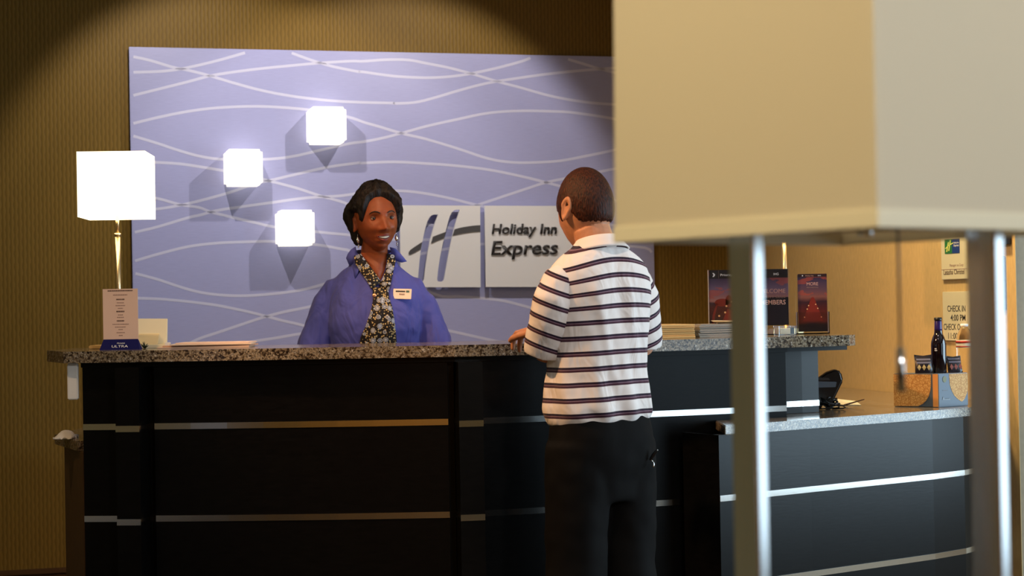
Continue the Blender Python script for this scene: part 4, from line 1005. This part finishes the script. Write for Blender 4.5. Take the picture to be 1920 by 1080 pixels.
def fabric_cloth(name, col, rough=.85, sc=900, crease=0):
    m = mat(name, col, rough, spec=.2, sheen=.1); nt, N, L, b = nodes(m)
    n = new(nt,'ShaderNodeTexNoise'); n.inputs['Scale'].default_value = sc; L.new(objco(nt), n.inputs[0])
    if crease:                                                                 # soft cloth creases
        q = new(nt,'ShaderNodeTexNoise'); q.inputs['Scale'].default_value = 9; q.inputs['Detail'].default_value = 2; q.inputs['Distortion'].default_value = 1.6; L.new(objco(nt,(1.3,1.3,.6)), q.inputs[0])
        bump(nt, q.outputs[0], crease, .03, b)
    else: bump(nt, n.outputs[0], .15, .001, b)
    return m
def garment(name, parts, m, parent, voxel=.006, it=3, disp=None):
    me = remesh(parts.mesh(name, m), voxel, it)
    if disp: cloth_displace(me, disp)
    me.polygons.foreach_set('use_smooth', [True]*len(me.polygons)); return link(name, me, parent)
def face_parts(root, HM, fem, look, iris, brow, lipcol, smile):
    D, nu, nv = sphere_dirs(); vs = [head_point(d, fem) for d in D]; bv = BVHTree.FromPolygons(vs, grid_faces(nu,nv))
    def on(x, z, up_=0.0):
        h = bv.ray_cast(Vector((x,.3,z)), Vector((0,-1,0))); return Vector((x, h[0].y+up_, z))
    for s in (-1,1):
        c = on(s*.0312, .002); c.y -= .0058
        b = MB(); b.ball((0,0,0), .0108, 18); e = b.build('eye', M['eye_white'], root, smooth=True); e.matrix_local = HM @ Matrix.Translation(c)
        v = look.copy(); b = MB()
        for k, (r, mm) in enumerate(((.0056,iris),(.0028,M['ink']))):
            b = MB(); q = v.to_track_quat('Z','Y').to_matrix().to_4x4(); R0 = .0112+.0003*k; am = math.asin(r/.0108)
            b.loft([[q @ (V((math.sin(a)*math.cos(g), math.sin(a)*math.sin(g), math.cos(a)))*R0) for g in [2*math.pi*i/20 for i in range(20)]] for a in (am, am*.66, am*.33, .01)], False, True)
            b.build('iris' if k == 0 else 'pupil', mm, e, smooth=True)
        for nm, a0, a1, rr in (('upper_lid', .28, 1.5, .0122), ('lower_lid', -.42, -1.4, .0120)):
            R = []
            for i in range(7):
                el = a0+(a1-a0)*i/6; row = []
                for j in range(17):
                    az = -1.5+3.0*j/16; row.append(Vector((rr*math.sin(az), rr*math.cos(az)*math.cos(el*math.cos(az)**.6 if math.cos(az) > 0 else 0), rr*math.sin(el)*max(.15,math.cos(az))**.6*.95)))
                R.append(row)
            b = MB(); n = 17; b.add([v_ for r_ in R for v_ in r_], [(i*n+j,i*n+j+1,(i+1)*n+j+1,(i+1)*n+j) for i in range(6) for j in range(16)])
            o = b.build(nm, M['skin'] if nm == 'lower_lid' else M['lid'], root, smooth=True); o.matrix_local = HM @ Matrix.Translation(c)
        P = [on(s*x, z, .0008) for x, z in ((.014,.0195),(.022,.0235),(.031,.0255),(.040,.0235),(.047,.0185))]
        b = MB(); b.tube(P, [.0016,.0024,.0023,.0018,.0009], 8, round_ends=True); o = b.build('eyebrow', brow, root, smooth=True); o.matrix_local = HM
    w = .0245 if smile else .019; op = .0085 if smile else .0012
    U_ = [on(x, -.0640+op*.55*(1-(x/w)**2)+(.0035*(abs(x)/w)**2 if smile else 0), .0006) for x in [w*(i/8-1) for i in range(17)]]
    L_ = [on(x, -.0680-op*(1-(x/w)**2)*.9+(.0035*(abs(x)/w)**2+.004*(x/w)**2 if smile else .004*(x/w)**2), .0006) for x in [w*(i/8-1) for i in range(17)]]
    b = MB(); b.tube(U_, [.0008+.0026*(1-((i-8)/8)**2) for i in range(17)], 8, round_ends=True); o = b.build('upper_lip', lipcol, root, smooth=True); o.matrix_local = HM
    b = MB(); b.tube(L_, [.0008+.0032*(1-((i-8)/8)**2) for i in range(17)], 8, round_ends=True); o = b.build('lower_lip', lipcol, root, smooth=True); o.matrix_local = HM
    if smile:
        k = 15; b = MB(); b.add([p_+Vector((0,.0002,0)) for p_ in U_[1:-1]]+[p_+Vector((0,.0002,0)) for p_ in L_[1:-1]], [(i,i+1,k+i+1,k+i) for i in range(k-1)]); o = b.build('mouth', mat('mouth_inside', (.03,.006,.005), .5), root); o.matrix_local = HM
        T = [p_.lerp(q_,.08)+Vector((0,.0008,0)) for p_, q_ in zip(U_[2:-2],L_[2:-2])]; T2 = [p_.lerp(q_,.62)+Vector((0,.0008,0)) for p_, q_ in zip(U_[2:-2],L_[2:-2])]
        k = 13; b = MB(); b.add(T+T2, [(i,i+1,k+i+1,k+i) for i in range(k-1)]); o = b.build('teeth', mat('teeth_ivory', (.80,.70,.58), .25), root, smooth=True); o.matrix_local = HM
    return on
M['eye_white'] = mat('eye_white', (.36,.28,.23), .5, spec=.1); V = Vector

# ---------------- the guest, seen from behind
M['skin'] = skin('fair_skin', (.52,.23,.12)); M['lid'] = M['skin']
mx, my = at(1122,780,5.10).x, 5.10; MY = .62
def mloc(px, py, Y=5.1): 
    return Matrix.Rotation(-MY,3,'Z') @ (at(px,py,Y)-V((mx,my,0)))
hc_ = mloc(1097,381,5.13); top = at(1097,316,5.13).z
HMm = Matrix.Translation((hc_.x, hc_.y, top-.007-.113)) @ Matrix.Rotation(-.06,4,'Z') @ Matrix.Rotation(-.06,4,'X') @ Matrix.Diagonal((.97,.98,1.03,1))
hz = top-.120
arms = [(V((-.145,.0,1.345)), V((-.128,.080,1.145)), V((-.045,.235,1.204)), V((.35,1,-.06)), V((0,.0,1)), -1, .9),
        (V((.145,.0,1.345)), V((.190,.030,1.155)), V((.225,.240,1.206)), V((-.10,1,-.06)), V((0,0,1)), 1, .35)]
legsm = [leg_pts(-1,.085,.86,.092,.02,.10,0), leg_pts(1,.085,.86,.10,.015,.12,-.01)]
hn = HMm @ V((0,-.028,-.06))
bm_ = body_mesh(False, HMm, [(V((0,-.02,1.36)),.066),(V((0,-.012,1.43)),.059),(hn.lerp(V((0,-.012,1.43)),.35),.0555),(hn,.054)], arms, None,
    torso=[(.86,.12,.09,0),(.96,.125,.095,0),(1.10,.125,.09,0),(1.26,.14,.09,0),(1.36,.14,.075,0),(1.42,.075,.055,-.01)], legs=legsm)
man = link('person', bm_); man.location = (mx,my,0); man.rotation_euler.z = MY
tag(man, 'person seen from behind in a striped polo shirt leaning on the counter', 'person')
def stripe_mat(name, period=.0437, off=0.0):
    m = fabric_cloth(name, (.80,.72,.68), .8, crease=.35); nt, N, L, b = nodes(m)
    at_ = new(nt,'ShaderNodeAttribute'); at_.attribute_name = 'stripe'
    f = math_node(nt,'FRACT', math_node(nt,'DIVIDE', at_.outputs['Fac'], period))
    L.new(ramp(nt, f, [(0,(.80,.73,.70)),(.335,(.018,.008,.022)),(.475,(.22,.13,.17)),(.535,(.055,.016,.03)),(.665,(.80,.73,.70))], 'CONSTANT'), b.inputs['Base Color']); return m
M['stripe'] = stripe_mat('striped_jersey')
def set_attr(me, fn):
    a = me.attributes.new('stripe','FLOAT','POINT')
    a.data.foreach_set('value', [fn(v.co) for v in me.vertices])
# shirt body
T = [(.935,.146,.112,.006),(.955,.156,.126,.006),(.985,.160,.134,.006),(1.03,.156,.128,.004),(1.10,.152,.120,0),(1.18,.154,.118,-.004),(1.26,.160,.116,-.008),(1.32,.166,.112,-.010),(1.365,.162,.102,-.012),(1.398,.146,.090,-.014),(1.425,.115,.076,-.015),(1.447,.083,.066,-.015),(1.462,.064,.061,-.014)]
b = MB(); b.loft([ring((0,y,z),rx,ry,72,2.35) for z,rx,ry,y in smooth_rings(T,6)])
def shirt_fold(c, n):
    d = 0; back = max(0,-n.y); z = c.z
    a = math.atan2(c.x, -c.y)
    lower = sstep(1.30,1.0,z)
    d += .0078*lower*math.sin(a*9+2.2*math.sin(z*7)+z*5)*(.4+.6*back)
    d += .0085*back*G(c.x-.03-(1.25-z)*.15,.018)*sstep(.95,1.1,z)*sstep(1.42,1.3,z)
    d += .0080*back*G(c.x+.06-(1.2-z)*.22,.016)*sstep(.95,1.05,z)*sstep(1.38,1.25,z)
    d += .006*back*G(z-1.33,.05)*G(abs(c.x)-.085,.04)
    d -= .006*back*G(c.x,.03)*sstep(1.10,1.25,z)
    d += .0035*noise.noise(c*14)+.0016*noise.noise(c*34)
    return d*sstep(.934,.975,z)
me = remesh(b.mesh('shirt', M['stripe']), .006, 2); cloth_displace(me, shirt_fold)
def torso_stripe(c):
    z = c.z+.012*G(c.x,.2)*0 + .030*max(0,sstep(1.22,1.42,c.z))*(abs(c.x)/.16)**2 - .006*math.sin(c.x*9+1) + (.012*c.y if c.y > 0 else 0)
    return 3.0-z
set_attr(me, torso_stripe); shirt = link('shirt', me, man); me.polygons.foreach_set('use_smooth', [True]*len(me.polygons))
def sleeve(s, pts, rad, parent, nm='sleeve'):
    b = MB(); b.tube(pts, rad, 36, round_ends=False, up=V((0,1,0))); me = remesh(b.mesh(nm, M['stripe']), .005, 2)
    def fold(c, n): return .003*noise.noise(c*16)+.0015*noise.noise(c*40)
    cloth_displace(me, fold)
    d = (pts[-1]-pts[0]).normalized(); p0 = pts[0]
    set_attr(me, lambda c: (c-p0).dot(d)*1.05+.010+.12*(c-p0).dot(V((s*.35,0,.0))))
    me.polygons.foreach_set('use_smooth', [True]*len(me.polygons)); return link(nm, me, parent)
sleeve(-1, [V((-.100,-.012,1.368)),V((-.136,-.014,1.345)),V((-.154,-.008,1.30)),V((-.154,.012,1.24)),V((-.146,.045,1.175)),V((-.143,.058,1.145))], [.044,.056,.063,.065,.065,.062], shirt)
sleeve(1, [V((.100,-.008,1.368)),V((.136,-.008,1.345)),V((.160,.0,1.30)),V((.174,.010,1.24)),V((.186,.022,1.185)),V((.190,.028,1.155))], [.044,.054,.059,.060,.061,.060], shirt)
# collar
b = MB(); rr = []
for (dz, rx, ry) in ((-.030,.062,.064),(-.010,.060,.062),(.008,.0575,.0595),(.0110,.0595,.0615),(.008,.0625,.0645),(-.006,.071,.072),(-.022,.084,.084),(-.029,.090,.089),(-.030,.087,.086),(-.020,.077,.077)):
    c = V((0,-.016,1.462)).lerp(V((-.004,-.010,1.49)), (dz+.03)/.06); tilt = lambda p_: dz+.010*max(0,-(p_[1]+.016)/.06)
    rr.append([V((x,y,z+.012*(-(y+.016)/.06)*(1 if y < 0 else .9))) for x,y,z in ring((c.x,-.014,1.462+dz),rx,ry,40,2.1)])
b.loft(rr, False, False); o = b.build('collar', fabric_cloth('collar_white', (.80,.73,.70)), shirt, smooth=True)
# trousers
b = MB(); H = [(.72,.145,.10,0),(.78,.150,.112,0),(.84,.158,.122,-.006),(.90,.157,.124,-.008),(.95,.150,.116,-.004),(.985,.144,.110,0)]
b.loft([ring((.0,y,z),rx,ry,48,2.3) for z,rx,ry,y in smooth_rings(H,3)])
for s, fx in ((-1,.095),(1,.128)):
    b.tube([V((s*.078,-.005,.88)),V((s*.085,-.004,.72)),V((s*.092,.0,.55)),V((s*.100,-.005,.35)),V((s*fx,-.006,.16)),V((s*fx,0,.05))], [(.095,.105),(.092,.100),(.088,.092),(.086,.088),(.084,.090),(.084,.092)], 36, up=V((1,0,0)))
M['trouser'] = mat('black_twill', (.0032,.0028,.0028), .8, spec=.12)
def tr_fold(c, n):
    return .005*noise.noise(V((c.x*8,c.y*8,c.z*5)))+.0035*noise.noise(c*20)+.004*math.sin(c.z*26+c.x*20)*G(c.z-.5,.14)+.004*math.sin(c.z*38+c.x*14)*sstep(.35,.1,c.z)
tr = garment('trousers', b, M['trouser'], man, .008, 3, tr_fold)
b = MB(); b.tube([V((.118,-.090,.905)),V((.150,-.062,.860)),V((.164,-.030,.800))], [(.003,.004)]*3, 8); b.build('pocket_edge', M['trouser'], tr, smooth=True)
for s, fx in ((-1,.098),(1,.126)):
    b = MB(); b.loft([ring((s*fx,-.02+dy,z),rx,ry,28,2.4) for z,rx,ry,dy in ((0,.044,.135,.035),(.02,.047,.14,.035),(.045,.045,.125,.025),(.075,.043,.085,-.005),(.105,.044,.06,-.02))])
    b.build('shoe', mat('black_leather', (.01,.009,.008), .35), man, smooth=True)
M['hair_m'] = hair_mat('auburn_hair', (.010,.0025,.0008), (.088,.019,.005), 260)
def man_hair(d, p):
    # scalp region: everything above a line that dips behind the ears to the nape
    az = math.atan2(abs(d.x), d.y)                                              # 0 = face, pi = back
    line = .55-.15*sstep(0,.9,az)
    line = .62*(1-sstep(.25,1.15,az))+(-.10)*sstep(.25,1.15,az)
    line += -.30*sstep(1.75,2.25,az)+.05*noise.noise(V(d)*14)
    sb_ = -.22*G(az-1.32,.10)
    t = sstep(line+sb_-.06, line+sb_+.10, d.z)
    return -.008+t*.0125+.0012*noise.noise(V(d)*60)*t+.003*t*sstep(.4,1,d.z)
shell('hair', HMm, False, man_hair, M['hair_m'], man)
face_parts(man, HMm, False, V((-.05,1,-.05)).normalized(), mat('grey_iris', (.08,.10,.10), .2), M['hair_m'], mat('lip_rose', (.42,.14,.10), .4), False)
# keys hanging at the pocket
kp = at(1224,862,5.06); kt = thing('key_fob', 'black key fob with a chrome clip hanging out of the trouser pocket', 'keys', (kp.x,kp.y,kp.z))
b = MB(); b.tube([(-.006,0,.002),(.002,0,.014),(.012,0,.026)], [.0042,.0052,.0042], 10, round_ends=True); b.build('fob', M['gloss'], kt, smooth=True)
b = MB(); b.ball((.0135,-.002,.0275), .0022, 8); b.build('stud', M['chrome'], kt, smooth=True)
b = MB(); b.tube([(-.012,0,.004),(-.004,0,-.001),(.001,0,-.006)], .0012, 6); b.tube([(.0012,0,-.006),(.0025,0,-.012),(.0015,-.001,-.019)], [.0016,.0022,.003], 8, round_ends=True); b.build('clip', M['chrome'], kt, smooth=True)

# ---------------- the clerk, facing the room
M['skin'] = skin('deep_brown_skin', (.245,.056,.016), .48); M['lid'] = mat('eyelid_brown', (.075,.02,.010), .5)
YW = 6.3; wx, wy = at(703,640,YW).x, YW; WA = math.pi+.10
WR = Matrix.Rotation(-WA,3,'Z')
def wloc(px, py, Y=YW): return WR @ (at(px,py,Y)-V((wx,wy,0)))
ch_ = wloc(709,471,YW-.07); tp_ = wloc(702,336,YW-.03)
hcw = V((wloc(706,404,YW-.06).x, .045, (ch_.z+.113)))
HMw = Matrix.Translation(hcw) @ Matrix.Rotation(.26,4,'Z') @ Matrix.Rotation(.05,4,'Y') @ Matrix.Scale(1.0,4)
armsw = [(V((-.128,-.005,1.335)), V((-.205,.010,1.135)), V((-.150,.185,.925)), V((.25,1,-.25)), V((0,.2,1)), -1, .5),
         (V((.128,-.005,1.335)), V((.205,.010,1.135)), V((.150,.185,.925)), V((-.25,1,-.25)), V((0,.2,1)), 1, .5)]
hn = HMw @ V((0,-.030,-.06))
bw = body_mesh(True, HMw, [(V((0,-.015,1.36)),.058),(V((0,-.005,1.44)),.050),(hn.lerp(V((0,-.005,1.44)),.4),.0475),(hn,.047)], armsw, None,
    torso=[(.84,.125,.095,0),(.95,.125,.095,0),(1.10,.118,.09,0),(1.24,.125,.105,.005),(1.34,.118,.07,0),(1.40,.075,.05,-.005)], legs=[leg_pts(-1,.08,.84,.085,.01,.085,0), leg_pts(1,.08,.84,.085,.01,.085,0)])
wom = link('person', bw); wom.location = (wx,wy,0); wom.rotation_euler.z = WA
tag(wom, 'smiling person in blue collared shirt and patterned scarf standing behind the counter', 'person')
M['blue'] = fabric_cloth('blue_shirt_cotton', (.072,.080,.34), .7, crease=.55); M['collar_blue'] = fabric_cloth('blue_collar_cotton', (.085,.095,.37), .7)
TW = [(.80,.165,.128,0),(.88,.165,.130,0),(.98,.150,.118,0),(1.08,.146,.114,.004),(1.16,.156,.126,.014),(1.22,.164,.136,.020),(1.28,.166,.128,.016),(1.34,.164,.106,.006),(1.378,.152,.088,0),(1.408,.124,.074,-.004),(1.436,.088,.064,-.006),(1.462,.058,.056,-.006)]
b = MB(); b.loft([ring((0,y,z),rx,ry,64,2.25) for z,rx,ry,y in smooth_rings(TW,5)])
SLV = []
for s in (-1,1):
    pts_ = [V((s*.09,-.004,1.375)),V((s*.132,-.004,1.350)),V((s*.166,-.002,1.300)),V((s*.192,.002,1.230)),V((s*.212,.006,1.165)),V((s*.218,.012,1.120)),V((s*.202,.060,1.050)),V((s*.172,.135,.975))]
    SLV.append((s, pts_)); b.tube(pts_, [.038,.049,.055,.057,.060,.061,.055,.047], 30, up=V((0,1,0)))
def blouse(c, n):
    return .007*noise.noise(V((c.x*9,c.y*9,c.z*6)))+.004*noise.noise(V((c.x*22,c.y*22,c.z*11)))+.0018*noise.noise(c*36)+.0035*math.sin(c.x*70+c.z*14)*sstep(1.25,1.36,c.z)*sstep(1.45,1.38,c.z)+.004*math.sin((c.z+abs(c.x)*.8)*60)*sstep(1.2,1.05,c.z)*.6
bl = garment('shirt', b, M['blue'], wom, .005, 5, blouse)
for s, pts_ in SLV:
    b = MB(); b.tube([pts_[-1]-V((0,.020,-.020)),pts_[-1]+V((s*-.006,.018,-.018))], [.050,.047], 30, up=V((0,1,0))); b.build('cuff', M['blue'], bl, smooth=True, bevel=.002)
# collar leaves
for s in (-1,1):
    R = []; n = 8
    for i in range(n+1):
        f = i/n                                                                # from the nape round to the front point
        a = math.pi*(1.0-.80*f); cx_ = s*.060*math.sin(a)*1.0; cy_ = .062*-math.cos(a)*-1
        base = V((s*.0605*math.sin(a), .0615*-math.cos(a)*-1 if False else -.006+.060*(-math.cos(math.pi-a))*-1, 1.478-.020*f))
        base = V((s*.062*math.sin(math.pi*.80*f), -.006-.060*math.cos(math.pi*.80*f), 1.486-.026*f*f))
        out = V((s*math.sin(math.pi*.80*f), -math.cos(math.pi*.80*f), 0))
        wdt = .034+.046*f**1.5
        R.append([base-V((0,0,.012)), base+V((0,0,.010)), base+out*.006+V((0,0,.012)), base+out*(.012+.010*f)-V((0,0,wdt*.45))+V((s*.004*f,0,0)), base+out*(.020+.016*f)+V((s*.014*f*f,0,-wdt)), base+out*(.017+.014*f)+V((s*.012*f*f,0,-wdt-.001)), base+out*.006-V((0,0,wdt*.4))])
    b = MB(); b.loft(R); b.build('collar', M['blue'], bl, smooth=True)
for P_ in (((667,460),(658,466),(652,474),(649,482),(655,496),(664,493),(673,484)), ((732,462),(743,465),(754,476),(765,490),(755,492),(746,489),(738,484))):
    F_ = []
    for x_, y_ in P_:
        a_ = wloc(x_,y_,YW-.10); zz_ = at(703,y_,YW-.10).z
        h_ = BVHTree.FromPolygons([v.co.copy() for v in bl.data.vertices], [tuple(p.vertices) for p in bl.data.polygons]).ray_cast(V((a_.x,.5,zz_)), V((0,-1,0)))[0] if zz_ < 1.475 else None
        F_.append(V((a_.x, max(h_.y+.012 if h_ else -1, .022+.9*max(0,.062-abs(a_.x))*.5), zz_)))
    c_ = sum(F_, V())/len(F_)+V((0,.006,0)); n_ = len(F_); b = MB()
    b.add(F_+[c_]+[p-V((0,.006,0)) for p in F_]+[c_-V((0,.008,0))], [(i,(i+1)%n_,n_) for i in range(n_)]+[(n_+1+(i+1)%n_,n_+1+i,2*n_+1) for i in range(n_)]+[((i+1)%n_,i,n_+1+i,n_+1+(i+1)%n_) for i in range(n_)])
    b.build('collar_leaf', M['collar_blue'], bl, smooth=True)
# scarf: two bands meeting at a V, then a widening tail
def scarf_mat():
    m = fabric_cloth('dotted_scarf_print', (.01,.009,.01), .7); nt, N, L, bb = nodes(m); v = objco(nt)
    a = new(nt,'ShaderNodeTexVoronoi'); a.inputs['Scale'].default_value = 42; L.new(v, a.inputs['Vector'])
    c = new(nt,'ShaderNodeTexVoronoi'); c.inputs['Scale'].default_value = 120; L.new(v, c.inputs['Vector'])
    base = ramp(nt, c.outputs['Distance'], [(0,(.62,.50,.28)),(.28,(.50,.36,.15)),(.40,(.012,.009,.009))], 'LINEAR')
    big = ramp(nt, a.outputs['Distance'], [(0,(.20,.22,.30)),(.18,(.45,.47,.52)),(.30,(.08,.09,.13)),(.36,(.40,.42,.46))], 'LINEAR')
    mx_ = new(nt,'ShaderNodeMix', data_type='RGBA'); L.new(math_node(nt,'LESS_THAN', a.outputs['Distance'], .40), mx_.inputs[0]); L.new(base, mx_.inputs[6]); L.new(big, mx_.inputs[7])
    L.new(mx_.outputs[2], bb.inputs['Base Color']); return m
M['scarf'] = scarf_mat()
bm2 = bmesh.new(); bm2.from_mesh(bl.data); bvB = BVHTree.FromBMesh(bm2); bm2.free()
def chest(x, z, up_):
    h = bvB.ray_cast(V((x,.5,z)), V((0,-1,0))); return V((x, (h[0].y if h[0] else .05)+up_, z))
def strip(rows_, name, parent, thick=.007, fold=0.0):  # rows_: list of (left point, right point)
    b = MB(); R = []; k = 14
    for i, (l, r) in enumerate(rows_):
        fr, bk = [], []
        for j in range(k+1):
            t = j/k; p_ = l.lerp(r,t); y = chest(p_.x,p_.z,0).y if p_.y == 0 else p_.y
            wv = fold*math.sin(t*math.pi*5+i*.35)*min(1,i/3)
            fr.append(V((p_.x, y+thick+.004*math.sin(t*math.pi)+wv, p_.z))); bk.append(V((p_.x, y-.002, p_.z)))
        R.append(fr+bk[::-1])
    b.loft(R); return b.build(name, M['scarf'], parent, smooth=True)
def wz(py): return at(703,py,YW-.13).z
knot = wloc(712,545,YW-.13); kx_ = knot.x
sc_root = None
tailrows = []
for py, x0, x1 in ((538,700,727),(548,699,729),(560,700,730),(575,697,735),(592,692,738),(612,685,741),(632,676,743),(655,672,745),(690,668,748)):
    tailrows.append((V((wloc(x0,py,YW-.13).x,0,wz(py))), V((wloc(x1,py,YW-.13).x,0,wz(py)))))
scarf = strip(tailrows, 'scarf', wom, .010, .0035)
for pts_ in (((664,478,677,474),(666,492,686,486),(676,508,696,500),(688,526,706,514),(697,542,715,528)), ((727,474,742,478),(727,490,743,492),(724,506,738,512),(718,522,734,530),(711,534,729,546))):
    rows_ = []
    for (x0,y0,x1,y1) in pts_: rows_.append((V((wloc(x0,y0,YW-.13).x,0,wz(y0))), V((wloc(x1,y1,YW-.13).x,0,wz(y1)))))
    for i,(l,r) in enumerate(rows_):                      # near the neck the band lies on the neck ring
        for p_ in (l,r):
            yc = chest(p_.x,p_.z,0).y; p_.y = max(yc, .050+.0*i) if p_.z > 1.44 else yc
    strip(rows_, 'neck_band', scarf, .009)
kp_ = chest(wloc(702,553,YW-.13).x, wz(554), .016); b = MB(); b.lathe([(.002,.003),(.0065,.0025),(.0075,0),(.004,-.002)], 16); o = b.build('pin', mat('copper_pin', (.80,.42,.22), .25, .8), scarf, smooth=True); o.matrix_local = Matrix.Translation(kp_) @ Matrix.Rotation(-math.pi/2,4,'X')
# skin-coloured V of the open neckline
b = MB(); vn = [(677,472),(727,472),(726,490),(722,508),(716,522),(710,530),(702,518),(692,502),(684,488)]
pv = [V((wloc(x,y,YW-.13).x, 0, wz(y))) for x,y in vn]; 
front = [V((p_.x, max(chest(p_.x,p_.z,0).y, .046)+.0035, p_.z)) for p_ in pv]; n = len(front); cenp = sum(front, V())/n+V((0,.004,0))
b.add(front+[cenp]+[p_-V((0,.012,0)) for p_ in front], [(i,(i+1)%n,n) for i in range(n)]+[(i,n+1+i,n+1+(i+1)%n,(i+1)%n) for i in range(n)])
b.build('neckline', M['skin'], wom, smooth=True)
# name tag
q = chest(wloc(754.5,552,YW-.12).x, wz(552), .024); nt_ = MB(); hw_, hh_ = .0325, .0185
nt_.box(-hw_,hw_,-.0015,.0015,-hh_,hh_); tg = nt_.build('name_tag', mat('cream_badge', (.82,.70,.58), .4), wom, bevel=.001)
tg.matrix_local = Matrix.Translation(q+V((0,.001,0))) @ Matrix.Rotation(math.pi,4,'Z') @ Matrix.Rotation(.09,4,'Y') @ Matrix.Rotation(-.22,4,'X') @ Matrix.Rotation(-.22,4,'Z')
b = MB(); b.box(-.024,.010,-.0019,-.0014,.006,.0115); b.build('print_band', M['ink'], tg); b = MB(); b.box(.013,.025,-.0019,-.0014,.005,.0125); b.build('logo_print', mat('badge_logo', (.05,.12,.10), .5), tg)
lines(tg, M['grey_ink'], [(-.004,.010,.005)], y=-.0016).location.y = -.0015
# hair, face, earrings
M['hair_w'] = hair_mat('black_hair', (.004,.003,.003), (.022,.013,.009), 130)
def wom_hair(d, p):
    az = math.atan2(d.x, d.y); a = abs(az)
    top_ = .66-.22*sstep(.0,.85,-az)-.20*sstep(.30,.95,az)                    # swept fringe: the hairline peaks off her right brow
    side = sstep(.60,1.10,a)
    line = top_*(1-side)+(-.44 if az < 0 else -.10)*side
    line += -.22*sstep(1.5,2.3,a)
    if az > 0:                                                                 # her right ear stays free, the hair tucked behind it
        line = max(line, .22*sstep(1.0,1.2,az)*sstep(2.02,1.88,az)-.9*(1-sstep(1.0,1.2,az)*sstep(2.02,1.88,az))) if az > 1.0 else line
        line -= .42*sstep(1.9,2.1,az)
    t = sstep(line-.05, line+.13, d.z)
    vol = .006+.012*sstep(-.4,.5,d.z)+(.026 if az > 0 else .014)*sstep(1.15 if az < 0 else 1.75,2.1,a)*sstep(.8,.1,d.z)+.008*sstep(.7,1.0,d.z)
    vol += .004*math.sin(az*9+d.z*7)+.003*noise.noise(V(d)*7)+.0022*noise.noise(V((d.x*30,d.y*30,d.z*9)))
    vol += .010*G(d.z-.55,.25)*sstep(.25,.6,a)*sstep(1.3,.8,a)
    return -.010+t*(vol+.010)
shell('hair', HMw, True, wom_hair, M['hair_w'], wom, 200, 140)
on = face_parts(wom, HMw, True, V((.0,1,-.02)).normalized(), mat('brown_iris', (.010,.004,.002), .4, spec=.2), mat('dark_brow', (.012,.005,.003), .6), mat('plum_lip', (.20,.035,.028), .35), True)
for s in (-1,1):
    er = MB(); er.tube([(s*.070,-.008,-.046),(s*.071,-.007,-.056)], .0012, 6); er.lathe([(.0005,-.082),(.0045,-.076),(.006,-.068),(.004,-.061),(.001,-.056)], 12, (s*.071,-.007,0)); er.ball((s*.071,-.002,-.088), .0036, 10); er.ball((s*.071,-.006,-.094), .003, 10)
    o = er.build('earring', mat('silver_earring', (.9,.88,.85), .12, 1), wom, smooth=True); o.matrix_local = HMw
# her trousers and shoes, behind the desk
b = MB(); b.loft([ring((0,0,z),rx,ry,40,2.3) for z,rx,ry in ((.74,.150,.115),(.80,.155,.12),(.88,.15,.115))])
for s in (-1,1): b.tube([V((s*.078,0,.84)),V((s*.082,0,.45)),V((s*.085,0,.05))], [.082,.072,.070], 28)
garment('trousers', b, M['trouser'], wom, .009, 2)
for s in (-1,1):
    b = MB(); b.loft([ring((s*.085,-.01+dy,z),rx,ry,24,2.3) for z,rx,ry,dy in ((0,.036,.115,.035),(.02,.038,.118,.035),(.045,.037,.10,.02),(.08,.036,.055,-.01))]); b.build('shoe', M['black'], wom, smooth=True)
